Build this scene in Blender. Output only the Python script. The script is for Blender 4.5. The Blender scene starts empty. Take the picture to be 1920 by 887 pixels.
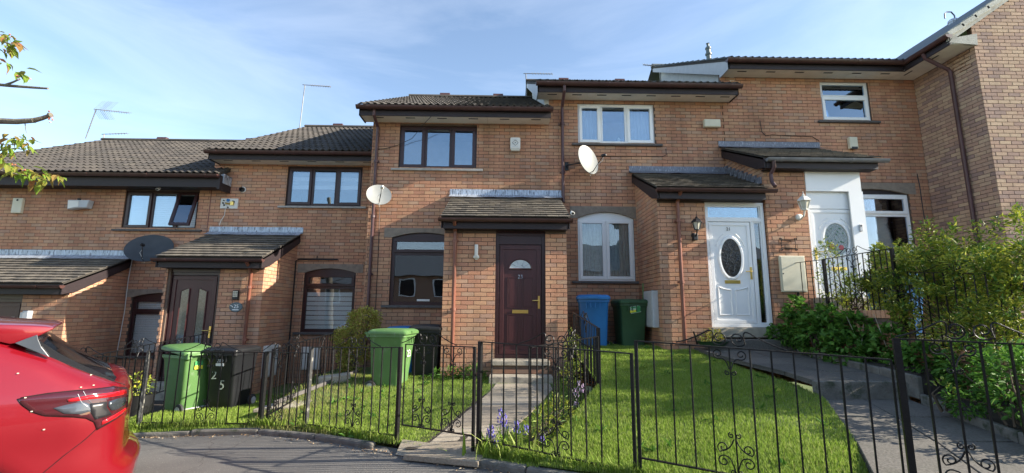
import bpy, math, random
import numpy as np
from mathutils import Vector, Matrix
random.seed(7); RNG = np.random.default_rng(7)
R = math.radians
SC = bpy.context.scene; COL = SC.collection

# ------------------------------------------------------------------ camera
F_PX, PITCH, YAW, ROLL = 852.0, R(9.15), R(1.0), R(.38)
CAMZ = 1.5
fw = Vector((math.sin(YAW)*math.cos(PITCH), math.cos(YAW)*math.cos(PITCH), math.sin(PITCH)))
r0 = Vector((math.cos(YAW), -math.sin(YAW), 0)); u0 = r0.cross(fw)
rt = r0*math.cos(ROLL) + u0*math.sin(ROLL); up = -r0*math.sin(ROLL) + u0*math.cos(ROLL)
cd = bpy.data.cameras.new('camera'); cam = bpy.data.objects.new('camera', cd); COL.objects.link(cam)
cd.sensor_width = 36; cd.lens = F_PX/1920*36; cd.clip_start = .05; cd.clip_end = 2000
m = Matrix((rt, up, -fw)).transposed().to_4x4(); m.translation = Vector((0, 0, CAMZ)); cam.matrix_world = m
SC.camera = cam

def at(px, py, Y):
    """the point of the vertical plane y = Y that the survey sighting (px, py) hits"""
    d = fw + rt*(px-960)/F_PX - up*(py-443.5)/F_PX
    t = Y/d.y
    return Vector((d.x*t, Y, CAMZ + d.z*t))
def proj(p):
    q = Vector(p) - Vector((0, 0, CAMZ)); z = q.dot(fw)
    if z < .05: return None
    return 960 + q.dot(rt)/z*F_PX, 443.5 - q.dot(up)/z*F_PX

# ------------------------------------------------------------------ light
SUN = Vector((1.0, -.125, .47)).normalized()
el = math.asin(SUN.z); az = math.atan2(SUN.x, SUN.y)
w = bpy.data.worlds.new('World'); SC.world = w; w.use_nodes = True
nt = w.node_tree; N = nt.nodes; L = nt.links
sky = N.new('ShaderNodeTexSky'); sky.sky_type = 'NISHITA'; sky.sun_disc = False
sky.sun_elevation = el; sky.sun_rotation = az; sky.altitude = 50; sky.air_density = 1.0; sky.dust_density = .35; sky.ozone_density = 2.6
tc = N.new('ShaderNodeTexCoord'); mp = N.new('ShaderNodeMapping'); mp.inputs['Scale'].default_value = (1.0, 1.6, 5.0); mp.inputs['Rotation'].default_value = (.15, .25, .5)
n1 = N.new('ShaderNodeTexNoise'); n1.inputs['Scale'].default_value = 1.7; n1.inputs['Detail'].default_value = 9; n1.inputs['Roughness'].default_value = .58; n1.inputs['Distortion'].default_value = .5
rp = N.new('ShaderNodeValToRGB'); rp.color_ramp.elements[0].position = .42; rp.color_ramp.elements[1].position = .95
rp.color_ramp.elements[1].color = (.17, .17, .17, 1)
mx = N.new('ShaderNodeMix'); mx.data_type = 'RGBA'; mx.inputs[7].default_value = (6.3, 7.2, 8.4, 1)
L.new(tc.outputs['Generated'], mp.inputs[0]); L.new(mp.outputs[0], n1.inputs['Vector']); L.new(n1.outputs[0], rp.inputs[0])
L.new(rp.outputs[0], mx.inputs[0]); L.new(sky.outputs[0], mx.inputs[6])
tn = N.new('ShaderNodeVectorMath'); tn.operation = 'MULTIPLY'; tn.inputs[1].default_value = (1.12, 1.0, .90); L.new(mx.outputs[2], tn.inputs[0])
bg = N['Background']; L.new(tn.outputs[0], bg.inputs[0]); bg.inputs[1].default_value = .105
sl = bpy.data.lights.new('sun', 'SUN'); sl.energy = 3.9; sl.angle = R(.53); sl.color = (1, .91, .77)
so = bpy.data.objects.new('sun', sl); COL.objects.link(so); so.rotation_euler = (-SUN).to_track_quat('-Z', 'Y').to_euler(); so.location = SUN*60
SC.view_settings.view_transform = 'Standard'; SC.view_settings.look = 'None'; SC.view_settings.exposure = 1.72; SC.view_settings.gamma = 1
SC.cycles.max_bounces = 6; SC.cycles.transparent_max_bounces = 12

# ------------------------------------------------------------------ materials
def _new(name):
    m = bpy.data.materials.new(name); m.use_nodes = True
    return m, m.node_tree.nodes, m.node_tree.links, m.node_tree.nodes['Principled BSDF']
def _rnd(N, L):
    a = N.new('ShaderNodeAttribute'); a.attribute_type = 'GEOMETRY'; a.attribute_name = 'rnd'
    b = N.new('ShaderNodeAttribute'); b.attribute_type = 'OBJECT'; b.attribute_name = 'rnd'
    s = N.new('ShaderNodeMath'); s.operation = 'ADD'; L.new(a.outputs['Fac'], s.inputs[0]); L.new(b.outputs['Fac'], s.inputs[1])
    return s.outputs[0]
def mat(name, col, rough=.6, metal=0, var=.12, scale=6, bump=0, bscale=60, coat=0, wear=None, wearamt=.5, wearscale=5, spec=.5, trans=0, stretch=(1, 1, 1)):
    m, N, L, P = _new(name)
    g = N.new('ShaderNodeNewGeometry'); mp = N.new('ShaderNodeMapping'); mp.inputs['Scale'].default_value = stretch; L.new(g.outputs['Position'], mp.inputs[0])
    n = N.new('ShaderNodeTexNoise'); n.inputs['Scale'].default_value = scale; n.inputs['Detail'].default_value = 6; L.new(mp.outputs[0], n.inputs['Vector'])
    r = N.new('ShaderNodeMapRange'); r.inputs[1].default_value = .25; r.inputs[2].default_value = .75; r.inputs[3].default_value = 1-var; r.inputs[4].default_value = 1+var
    L.new(n.outputs[0], r.inputs[0])
    v = N.new('ShaderNodeVectorMath'); v.operation = 'SCALE'; v.inputs[0].default_value = col; L.new(r.outputs[0], v.inputs['Scale'])
    out = v.outputs[0]
    if wear:
        n2 = N.new('ShaderNodeTexNoise'); n2.inputs['Scale'].default_value = wearscale; n2.inputs['Detail'].default_value = 8; n2.inputs['Roughness'].default_value = .65; L.new(mp.outputs[0], n2.inputs['Vector'])
        rr = N.new('ShaderNodeMapRange'); rr.inputs[1].default_value = 1-wearamt; rr.inputs[2].default_value = 1.12-wearamt; L.new(n2.outputs[0], rr.inputs[0])
        mm = N.new('ShaderNodeMix'); mm.data_type = 'RGBA'; mm.inputs[7].default_value = (*wear, 1); L.new(rr.outputs[0], mm.inputs[0]); L.new(out, mm.inputs[6]); out = mm.outputs[2]
    L.new(out, P.inputs['Base Color']); P.inputs['Roughness'].default_value = rough; P.inputs['Metallic'].default_value = metal
    P.inputs['Coat Weight'].default_value = coat; P.inputs['Coat Roughness'].default_value = .04; P.inputs['Specular IOR Level'].default_value = spec
    if trans: P.inputs['Transmission Weight'].default_value = trans
    if bump:
        n3 = N.new('ShaderNodeTexNoise'); n3.inputs['Scale'].default_value = bscale; n3.inputs['Detail'].default_value = 5; L.new(mp.outputs[0], n3.inputs['Vector'])
        b = N.new('ShaderNodeBump'); b.inputs['Strength'].default_value = bump; b.inputs['Distance'].default_value = .01; L.new(n3.outputs[0], b.inputs['Height']); L.new(b.outputs[0], P.inputs['Normal'])
    return m
def ramp_mat(name, cols, rough=.85, var=.15, scale=3, bump=.5, bscale=90, stain=(.12, .10, .09), stainamt=.35, stretch=(1, 1, 1), spec=.3, trl=0, coat=0):
    """colour picked per piece from a ramp by its own random number, plus grain and weathering"""
    m, N, L, P = _new(name)
    cr = N.new('ShaderNodeValToRGB'); cr.color_ramp.interpolation = 'CONSTANT' if not trl else 'LINEAR'
    e = cr.color_ramp.elements
    while len(e) < len(cols): e.new(.5)
    for i, c in enumerate(cols): e[i].position = i/len(cols); e[i].color = (*c, 1)
    L.new(_rnd(N, L), cr.inputs[0])
    g = N.new('ShaderNodeNewGeometry'); mp = N.new('ShaderNodeMapping'); mp.inputs['Scale'].default_value = stretch; L.new(g.outputs['Position'], mp.inputs[0])
    n = N.new('ShaderNodeTexNoise'); n.inputs['Scale'].default_value = scale; n.inputs['Detail'].default_value = 8; n.inputs['Roughness'].default_value = .6; L.new(mp.outputs[0], n.inputs['Vector'])
    nf = N.new('ShaderNodeTexNoise'); nf.inputs['Scale'].default_value = bscale; nf.inputs['Detail'].default_value = 4; L.new(mp.outputs[0], nf.inputs['Vector'])
    r = N.new('ShaderNodeMapRange'); r.inputs[1].default_value = .3; r.inputs[2].default_value = .7; r.inputs[3].default_value = 1-var; r.inputs[4].default_value = 1+var; L.new(nf.outputs[0], r.inputs[0])
    v = N.new('ShaderNodeVectorMath'); v.operation = 'SCALE'; L.new(cr.outputs[0], v.inputs[0]); L.new(r.outputs[0], v.inputs['Scale'])
    s = N.new('ShaderNodeMapRange'); s.inputs[1].default_value = .5; s.inputs[2].default_value = .8; s.inputs[4].default_value = stainamt; L.new(n.outputs[0], s.inputs[0])
    mm = N.new('ShaderNodeMix'); mm.data_type = 'RGBA'; mm.inputs[7].default_value = (*stain, 1); L.new(s.outputs[0], mm.inputs[0]); L.new(v.outputs[0], mm.inputs[6])
    L.new(mm.outputs[2], P.inputs['Base Color']); P.inputs['Roughness'].default_value = rough; P.inputs['Specular IOR Level'].default_value = spec
    if bump:
        b = N.new('ShaderNodeBump'); b.inputs['Strength'].default_value = bump; b.inputs['Distance'].default_value = .004; L.new(nf.outputs[0], b.inputs['Height']); L.new(b.outputs[0], P.inputs['Normal'])
    if trl:
        t = N.new('ShaderNodeBsdfTranslucent'); L.new(mm.outputs[2], t.inputs[0]); ms = N.new('ShaderNodeMixShader'); ms.inputs[0].default_value = trl
        L.new(P.outputs[0], ms.inputs[1]); L.new(t.outputs[0], ms.inputs[2]); L.new(ms.outputs[0], N['Material Output'].inputs[0])
    return m
def glass_mat(name, refl=.3, tint=(.85, .9, 1), rough=.0, wav=0):
    m, N, L, P = _new(name); N.remove(P)
    t = N.new('ShaderNodeBsdfTransparent'); t.inputs[0].default_value = (.94, .965, .96, 1)
    g = N.new('ShaderNodeBsdfGlossy'); g.inputs[0].default_value = (*tint, 1); g.inputs['Roughness'].default_value = rough
    fr = N.new('ShaderNodeFresnel'); fr.inputs[0].default_value = 1.5
    a = N.new('ShaderNodeMath'); a.operation = 'ADD'; a.inputs[1].default_value = refl; a.use_clamp = True; L.new(fr.outputs[0], a.inputs[0])
    ms = N.new('ShaderNodeMixShader'); L.new(a.outputs[0], ms.inputs[0]); L.new(t.outputs[0], ms.inputs[1]); L.new(g.outputs[0], ms.inputs[2]); L.new(ms.outputs[0], N['Material Output'].inputs[0])
    ge = N.new('ShaderNodeNewGeometry'); n = N.new('ShaderNodeTexNoise'); n.inputs['Scale'].default_value = 40 if wav else 1.6; L.new(ge.outputs['Position'], n.inputs['Vector'])
    b = N.new('ShaderNodeBump'); b.inputs['Strength'].default_value = 1 if wav else .08; b.inputs['Distance'].default_value = .01 if wav else .02; L.new(n.outputs[0], b.inputs['Height']); L.new(b.outputs[0], g.inputs['Normal'])
    return m

BRICKC = [(.50, .26, .155), (.475, .24, .145), (.515, .285, .168), (.485, .25, .15), (.53, .30, .175), (.44, .22, .138), (.495, .263, .157), (.47, .295, .193), (.43, .255, .175), (.50, .245, .145), (.485, .275, .165)]
WINGC = [(.46, .315, .215), (.40, .255, .185), (.49, .35, .24), (.345, .225, .178), (.43, .29, .208), (.475, .325, .225), (.31, .21, .175), (.41, .27, .196)]  # same brick as the row, with sunlight and haze mixed into its colours
MT = dict(
 brick=ramp_mat('brick', BRICKC, var=.13, scale=1.3, stretch=(1, 1, 1), stainamt=.28, stain=(.17, .115, .085)),
 wingbrick=ramp_mat('sunlit brick', WINGC, var=.2, scale=1.5, stainamt=.3, stain=(.2, .15, .12)),
 mortar=mat('mortar', (.12, .085, .065), .95, var=.25, bump=.4),
 rooftile=ramp_mat('concrete roof tile', [(.072, .064, .057), (.061, .055, .050), (.084, .074, .064), (.068, .060, .053), (.054, .049, .045)], var=.25, scale=2.5, bscale=45, stain=(.08, .075, .06), stainamt=.6),
 plaintile=ramp_mat('mossy plain tile', [(.150, .130, .106), (.125, .11, .092), (.178, .155, .123), (.134, .118, .098), (.10, .09, .078)], var=.28, scale=2.6, bscale=30, stain=(.09, .08, .06), stainamt=.75),
 slate=ramp_mat('grey roof tile', [(.12, .14, .155), (.145, .16, .175), (.10, .12, .135)], var=.2, scale=2.5),
 verge=ramp_mat('lichened verge tile', [(.40, .40, .36), (.34, .35, .32), (.45, .45, .40)], var=.3, scale=6, stain=(.1, .1, .09), stainamt=.7),
 under=mat('roof underlay', (.05, .045, .04), .9),
 lead=mat('lead flashing', (.42, .47, .54), .45, metal=.35, var=.3, scale=9, wear=(.13, .14, .17), wearamt=.5, wearscale=14, bump=.5, bscale=25, stretch=(3, 1, .6)),
 lead_old=mat('old lead flashing', (.16, .17, .20), .5, metal=.3, var=.4, scale=20, wear=(.5, .52, .56), wearamt=.44, wearscale=16, bump=.5, bscale=25, stretch=(4, 1, .8)),
 fascia=mat('dark stained fascia', (.022, .014, .016), .6, var=.3, scale=12, wear=(.09, .075, .075), wearamt=.36, wearscale=7, stretch=(1, 1, 6)),
 soffit=mat('cream soffit board', (.78, .73, .64), .7, var=.12, scale=3, wear=(.35, .3, .25), wearamt=.34),
 gutter=mat('brown plastic gutter', (.075, .036, .032), .35, var=.25, scale=8, wear=(.15, .10, .085), wearamt=.35, wearscale=12),
 greygutter=mat('grey plastic gutter', (.22, .22, .23), .4, var=.2),
 pipe=mat('red brown downpipe', (.20, .072, .045), .45, var=.3, scale=5, wear=(.26, .15, .11), wearamt=.4, wearscale=9, stretch=(1, 1, .4)),
 darkpipe=mat('dark brown downpipe', (.085, .04, .042), .45, var=.3, scale=5, wear=(.14, .09, .08), wearamt=.4, wearscale=9, stretch=(1, 1, .4)),
 brown=mat('brown upvc', (.038, .014, .015), .33, var=.15, scale=3, bump=.03, bscale=30),
 bdoor=mat('brown door skin', (.062, .018, .019), .38, var=.15, scale=4, bump=.25, bscale=40, stretch=(3, 1, .3)),
 white=mat('white upvc', (.86, .86, .85), .3, var=.04, scale=2, wear=(.66, .66, .64), wearamt=.3),
 cream=mat('cream plastic', (.62, .58, .44), .4, var=.08, wear=(.48, .43, .33), wearamt=.36),
 offwhite=mat('off white plastic', (.70, .69, .64), .4, var=.06, wear=(.5, .48, .42), wearamt=.36),
 greybox=mat('grey metal cover', (.45, .47, .49), .45, var=.08, wear=(.3, .3, .3), wearamt=.36),
 stone=mat('cast stone lintel', (.25, .205, .16), .9, var=.2, scale=10, bump=.5, bscale=80, wear=(.17, .145, .115), wearamt=.4),
 sillstone=mat('dark stone sill', (.11, .10, .095), .9, var=.25, scale=10, bump=.4, wear=(.05, .05, .05), wearamt=.42),
 sillpale=mat('pale concrete sill', (.36, .34, .31), .85, var=.2, scale=10, bump=.3),
 step=mat('concrete step', (.36, .32, .25), .9, var=.25, scale=7, bump=.5, bscale=70, wear=(.2, .18, .15), wearamt=.45),
 glass=glass_mat('window glass', .20, (.70, .85, 1)), darkglass=glass_mat('lower window glass', .07), obsc=glass_mat('textured door glass', .35, (1, 1, 1), .08, 1),
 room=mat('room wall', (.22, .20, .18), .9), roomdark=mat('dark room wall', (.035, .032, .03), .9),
 brass=mat('brass', (.75, .52, .16), .28, metal=1, var=.1), chrome=mat('chrome', (.7, .7, .7), .2, metal=1, var=.05),
 black=mat('black plastic', (.012, .012, .014), .45, var=.2), iron=mat('black painted iron', (.006, .006, .007), .42, var=.3, scale=20, wear=(.03, .025, .02), wearamt=.33, wearscale=18, spec=.3, bump=.3),
 ironpost=mat('flaking painted post', (.03, .03, .03), .6, var=.4, scale=20, wear=(.30, .29, .25), wearamt=.47, wearscale=20, stretch=(1, 1, .5), bump=.3),
 blind=mat('white blind fabric', (.80, .81, .81), .7, var=.04), blindgrey=mat('grey green blind fabric', (.60, .63, .60), .7, var=.06), blindband=mat('sheer blind band', (.42, .46, .48), .7, var=.05),
 curtain=mat('pale curtain', (.62, .66, .70), .8, var=.08), net=ramp_mat('net curtain', [(.50, .52, .51), (.62, .64, .62)], trl=.3, bump=0, stain=(.22, .24, .22), stainamt=.5, scale=12),
 bingreen=mat('light green bin plastic', (.095, .20, .06), .48, var=.18, scale=3, bump=.15, bscale=120, wear=(.17, .25, .13), wearamt=.43, wearscale=11, stretch=(1, 1, .5)),
 bindark=mat('dark green bin plastic', (.032, .085, .035), .5, var=.2, scale=3, bump=.1, bscale=200, wear=(.05, .13, .06), wearamt=.38),
 binblack=mat('black bin plastic', (.011, .012, .014), .42, var=.2, scale=3, bump=.1, bscale=200, wear=(.05, .05, .05), wearamt=.34),
 binblue=mat('blue bin plastic', (.018, .15, .40), .45, var=.18, scale=3, bump=.1, bscale=200, wear=(.05, .2, .5), wearamt=.36),
 rubber=mat('rubber', (.03, .03, .03), .75), dish=mat('grey painted dish', (.27, .28, .27), .45, var=.08, wear=(.36, .37, .36), wearamt=.38), dishwhite=mat('white painted dish', (.23, .24, .228), .45, var=.05),
 dishdark=mat('dark mesh dish', (.045, .05, .055), .55, var=.2), alu=mat('dull aluminium', (.20, .21, .22), .6, metal=.3, var=.1), rustalu=mat('dark aerial alloy', (.2, .19, .18), .5, metal=.5),
 asphalt=None,
 kerb=mat('mossy kerb stone', (.15, .14, .12), .92, var=.35, scale=9, bump=.8, bscale=60, wear=(.05, .06, .035), wearamt=.46),
 slab=ramp_mat('grey paving slab', [(.125, .115, .10), (.145, .132, .115), (.105, .098, .088)], var=.3, scale=4, bscale=60, bump=.6, stain=(.07, .075, .055), stainamt=.6),
 pathslab=ramp_mat('sandy path slab', [(.33, .28, .21), (.30, .25, .19), (.36, .31, .24)], var=.25, scale=4, bscale=60, bump=.6, stain=(.14, .13, .09), stainamt=.5),
 soil=mat('dark soil', (.045, .035, .026), .95, var=.4, scale=9, bump=1, bscale=40, wear=(.10, .085, .06), wearamt=.4),
 turf=mat('turf soil', (.10, .14, .035), .95, var=.35, scale=5, bump=.6, wear=(.17, .15, .07), wearamt=.42, wearscale=2),
 plaster=mat('grey painted gable board', (.62, .64, .64), .8, var=.1, wear=(.4, .42, .42), wearamt=.38),
 bark=mat('grey bark', (.17, .15, .115), .9, var=.35, scale=14, bump=1, bscale=50, wear=(.25, .28, .14), wearamt=.42),
 stem=mat('brown stem', (.10, .07, .045), .9, var=.3),
 carred=mat('metallic red car paint', (.235, .005, .012), .28, metal=.3, var=.03, scale=300, coat=1), cargap=mat('panel gap', (.02, .004, .005), .6),
 carglass=mat('dark car glass', (.012, .013, .016), .08, coat=1), cartrim=mat('satin black trim', (.02, .02, .022), .35), carchrome=mat('grey blue spoiler fin', (.05, .06, .075), .3, coat=.5),
 lampred=mat('red lamp lens', (.45, .006, .010), .08, coat=1), lampdark=mat('smoked lamp lens', (.055, .008, .012), .08, coat=1), lampclear=mat('clear lamp lens', (.055, .065, .075), .2, metal=.5, coat=1),
 lampgrey=mat('grey lamp reflector', (.06, .07, .085), .18, coat=1),
 lanternglass=mat('frosted lantern glass', (.55, .52, .42), .2), mint=mat('green label', (.05, .28, .09), .5), yellow=mat('yellow label', (.75, .68, .05), .5), paper=mat('white sticker', (.75, .75, .73), .5),
 slatesign=mat('slate plaque', (.10, .13, .14), .5), redgl=mat('red leaded glass', (.45, .03, .05), .2), greengl=mat('green leaded glass', (.05, .16, .08), .2), flag=mat('terracotta', (.35, .13, .06), .8),
)
LEAF = dict(
 grass=ramp_mat('grass blade', [(.18, .285, .03), (.235, .35, .04), (.30, .41, .065), (.205, .32, .035), (.36, .43, .12)], bump=0, trl=.35, var=.05, scale=.9, stain=(.11, .20, .03), stainamt=.5),
 drygrass=ramp_mat('dry grass blade', [(.26, .24, .08), (.20, .25, .05), (.34, .29, .13), (.17, .24, .04)], bump=0, trl=.3, var=.05, scale=1.5, stain=(.2, .16, .08), stainamt=.6),
 cherry=ramp_mat('cherry leaf', [(.16, .26, .03), (.25, .34, .05), (.30, .24, .06), (.36, .15, .07), (.20, .33, .04)], bump=0, trl=.5, var=.1, stainamt=.1),
 privet=ramp_mat('golden hedge leaf', [(.10, .19, .018), (.26, .32, .03), (.40, .42, .05), (.18, .26, .022), (.50, .50, .08), (.08, .15, .02)], bump=0, trl=.3, var=.1, stainamt=.1, spec=.6, rough=.45),
 berry=ramp_mat('raspberry leaf', [(.07, .17, .025), (.10, .23, .03), (.05, .13, .02), (.13, .27, .04)], bump=0, trl=.3, var=.1, stainamt=.1, rough=.6),
 acer=ramp_mat('bronze tipped shrub leaf', [(.30, .36, .04), (.44, .44, .08), (.40, .22, .07), (.22, .28, .04), (.52, .48, .12)], bump=0, trl=.25, var=.1, stainamt=.1),
 bluebell=ramp_mat('bluebell petal', [(.22, .20, .62), (.32, .28, .70), (.18, .14, .5)], bump=0, trl=.3), pink=ramp_mat('pink petal', [(.65, .42, .65), (.7, .55, .7)], bump=0, trl=.3),
 bark_leaf=ramp_mat('street tree leaf', [(.05, .10, .015), (.08, .14, .02)], bump=0, trl=.3),
)

def asphalt_mat():
    m, N, L, P = _new('worn asphalt'); g = N.new('ShaderNodeNewGeometry')
    def tex(sc, det=8, ro=.6): n = N.new('ShaderNodeTexNoise'); n.inputs['Scale'].default_value = sc; n.inputs['Detail'].default_value = det; n.inputs['Roughness'].default_value = ro; L.new(g.outputs['Position'], n.inputs['Vector']); return n
    def rng(o, a, b, c, d): r = N.new('ShaderNodeMapRange'); r.inputs[1].default_value = a; r.inputs[2].default_value = b; r.inputs[3].default_value = c; r.inputs[4].default_value = d; L.new(o, r.inputs[0]); return r.outputs[0]
    def mixc(f, a, b): x = N.new('ShaderNodeMix'); x.data_type = 'RGBA'; L.new(f, x.inputs[0]); (L.new(a, x.inputs[6]) if not isinstance(a, tuple) else setattr(x.inputs[6], 'default_value', (*a, 1))); x.inputs[7].default_value = (*b, 1); return x.outputs[2]
    c = mixc(rng(tex(1.1).outputs[0], .35, .65, 0, 1), (.150, .142, .130), (.105, .10, .094))
    c = mixc(rng(tex(95, 3).outputs[0], .60, .66, 0, .75), c, (.30, .28, .25))
    c = mixc(rng(tex(120, 3).outputs[0], .36, .30, 0, .7), c, (.05, .048, .045))
    c = mixc(rng(tex(6, 9, .75).outputs[0], .62, .72, 0, .55), c, (.22, .19, .15))
    w_ = tex(2.2, 5); d = N.new('ShaderNodeVectorMath'); d.operation = 'MULTIPLY_ADD'; L.new(w_.outputs['Color'], d.inputs[0]); d.inputs[1].default_value = (.5, .5, 0); L.new(g.outputs['Position'], d.inputs[2])
    v = N.new('ShaderNodeTexVoronoi'); v.feature = 'DISTANCE_TO_EDGE'; v.inputs['Scale'].default_value = .62; L.new(d.outputs[0], v.inputs['Vector'])
    cr = rng(v.outputs['Distance'], .006, .001, 0, .6); c = mixc(cr, c, (.035, .03, .025))
    L.new(c, P.inputs['Base Color']); P.inputs['Roughness'].default_value = .93
    n = tex(130, 4); b = N.new('ShaderNodeBump'); b.inputs['Strength'].default_value = .9; b.inputs['Distance'].default_value = .01; L.new(n.outputs[0], b.inputs['Height']); L.new(b.outputs[0], P.inputs['Normal'])
    return m
MT['asphalt'] = asphalt_mat()
def weather_brick(m, amt):
    """rain streaks running down and broad tone drift from house to house"""
    N, L = m.node_tree.nodes, m.node_tree.links; P = N['Principled BSDF']; src = P.inputs['Base Color'].links[0].from_socket
    g = N.new('ShaderNodeNewGeometry'); mp = N.new('ShaderNodeMapping'); mp.inputs['Scale'].default_value = (3.2, 3.2, .45); L.new(g.outputs['Position'], mp.inputs[0])
    n = N.new('ShaderNodeTexNoise'); n.inputs['Scale'].default_value = 1.0; n.inputs['Detail'].default_value = 7; n.inputs['Roughness'].default_value = .65; L.new(mp.outputs[0], n.inputs['Vector'])
    n2 = N.new('ShaderNodeTexNoise'); n2.inputs['Scale'].default_value = .35; L.new(g.outputs['Position'], n2.inputs['Vector'])
    a = N.new('ShaderNodeMath'); a.operation = 'ADD'; L.new(n.outputs[0], a.inputs[0]); L.new(n2.outputs[0], a.inputs[1])
    r = N.new('ShaderNodeMapRange'); r.inputs[1].default_value = .8; r.inputs[2].default_value = 1.3; r.inputs[3].default_value = 1+amt*.5; r.inputs[4].default_value = 1-amt; L.new(a.outputs[0], r.inputs[0])
    v = N.new('ShaderNodeVectorMath'); v.operation = 'SCALE'; L.new(src, v.inputs[0]); L.new(r.outputs[0], v.inputs['Scale']); L.new(v.outputs[0], P.inputs['Base Color'])
weather_brick(MT['brick'], .32); weather_brick(MT['wingbrick'], .18)

# ------------------------------------------------------------------ object helpers
WLOC = {}
def W(o): return WLOC.get(o.name, Vector((0, 0, 0))) if o else Vector((0, 0, 0))
def props(o, label=None, cat=None, group=None, kind=None, rnd=None):
    if label: o['label'] = label
    if cat: o['category'] = cat
    if group: o['group'] = group
    if kind: o['kind'] = kind
    if rnd is not None: o['rnd'] = rnd
    return o
def empty(name, loc, label, cat, group=None, rz=0):
    o = bpy.data.objects.new(name, None); COL.objects.link(o); o.location = loc; o.rotation_euler.z = rz; o.empty_display_size = .1
    WLOC[o.name] = Vector(loc)
    return props(o, label, cat, group)
def place(name, mesh, parent, loc, rot=None, rnd=None):
    o = bpy.data.objects.new(name, mesh); COL.objects.link(o)
    if parent: o.parent = parent
    o.location = Vector(loc) - W(parent); WLOC[o.name] = Vector(loc)
    if rot: o.rotation_euler = rot
    if rnd is not None: o['rnd'] = rnd
    return o
class MB:
    def __init__(s): s.v = []; s.f = []; s.r = []; s.mi = []; s.cur = 0
    def add(s, vs, fs, r=0.0):
        n = len(s.v); s.v += [tuple(v) for v in vs]; s.f += [tuple(i+n for i in f) for f in fs]; s.r += [r]*len(fs); s.mi += [s.cur]*len(fs); return s
    def box(s, x0, x1, y0, y1, z0, z1, r=0.0):
        if x0 > x1: x0, x1 = x1, x0
        if y0 > y1: y0, y1 = y1, y0
        if z0 > z1: z0, z1 = z1, z0
        return s.add([(x0,y0,z0),(x1,y0,z0),(x1,y1,z0),(x0,y1,z0),(x0,y0,z1),(x1,y0,z1),(x1,y1,z1),(x0,y1,z1)],
            [(0,3,2,1),(4,5,6,7),(0,1,5,4),(1,2,6,5),(2,3,7,6),(3,0,4,7)], r)
    def obox(s, c, a, b, d, r=0.0):
        c, a, b, d = map(Vector, (c, a, b, d))
        if a.cross(b).dot(d) < 0: b, a = a, b
        P = [c+sx*a+sy*b+sz*d for sz in (-1,1) for sx, sy in ((-1,-1),(1,-1),(1,1),(-1,1))]
        return s.add(P, [(0,3,2,1),(4,5,6,7),(0,1,5,4),(1,2,6,5),(2,3,7,6),(3,0,4,7)], r)
    def bar(s, p, q, w, h, upv=(0,0,1)):
        p, q = Vector(p), Vector(q); d = q-p; l = d.length; d.normalize(); u = Vector(upv)
        x = d.cross(u)
        if x.length < 1e-4: x = d.cross(Vector((0,1,0)))
        x.normalize(); y = x.cross(d)
        return s.obox((p+q)/2, d*l/2, x*w/2, y*h/2)
    def prism(s, poly, vec):
        """solid from a flat 3D outline pushed along vec"""
        P = [Vector(p) for p in poly]; v = Vector(vec); n = len(P)
        nor = sum(((P[i]-P[0]).cross(P[(i+1) % n]-P[0]) for i in range(1, n-1)), Vector())
        if nor.dot(v) > 0: P.reverse()
        return s.add(P+[p+v for p in P], [tuple(range(n)), tuple(range(2*n-1, n-1, -1))]+[(i, i+n, (i+1) % n+n, (i+1) % n) for i in range(n)])
    def tube(s, pts, r, n=6, r1=None, cap=True):
        P = [Vector(p) for p in pts]; V = []; k = len(P); prev = None
        for i, p in enumerate(P):
            d = (P[min(i+1, k-1)]-P[max(i-1, 0)]).normalized()
            if prev is None:
                a = d.cross(Vector((0,0,1)))
                if a.length < .05: a = d.cross(Vector((0,1,0)))
            else: a = prev-d*prev.dot(d)
            a.normalize(); prev = a; b = d.cross(a); rr = r if r1 is None else r+(r1-r)*i/(k-1)
            V += [p+(a*math.cos(t)+b*math.sin(t))*rr for t in (2*math.pi*j/n for j in range(n))]
        Fc = [(i*n+j, i*n+(j+1) % n, (i+1)*n+(j+1) % n, (i+1)*n+j) for i in range(k-1) for j in range(n)]
        if cap: Fc += [tuple(range(n-1, -1, -1)), tuple((k-1)*n+j for j in range(n))]
        return s.add(V, Fc)
    def lathe(s, prof, c, ax=(0,0,1), n=20, squash=1):
        ax = Vector(ax).normalized(); a = ax.cross(Vector((0,0,1)))
        if a.length < .05: a = Vector((1,0,0))
        a.normalize(); b = ax.cross(a)*squash; c = Vector(c)
        V = [c+ax*h+(a*math.cos(2*math.pi*j/n)+b*math.sin(2*math.pi*j/n))*r for r, h in prof for j in range(n)]
        k = len(prof)
        Fc = [(i*n+j, i*n+(j+1) % n, (i+1)*n+(j+1) % n, (i+1)*n+j) for i in range(k-1) for j in range(n)]
        if prof[0][0] > 1e-5: Fc.append(tuple(range(n-1, -1, -1)))
        if prof[-1][0] > 1e-5: Fc.append(tuple((k-1)*n+j for j in range(n)))
        return s.add(V, Fc)
    def mesh(s, name, mats, smooth=False, off=Vector((0,0,0))):
        me = bpy.data.meshes.new(name); me.from_pydata([(a-off.x, b-off.y, c-off.z) for a, b, c in s.v], [], s.f)
        for m in (mats if isinstance(mats, (list, tuple)) else [mats]): me.materials.append(m)
        if any(s.mi): me.polygons.foreach_set('material_index', s.mi)
        if any(s.r): me.attributes.new('rnd', 'FLOAT', 'FACE').data.foreach_set('value', s.r)
        if smooth: me.polygons.foreach_set('use_smooth', [True]*len(me.polygons)); 
        me.update(); return me
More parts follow.
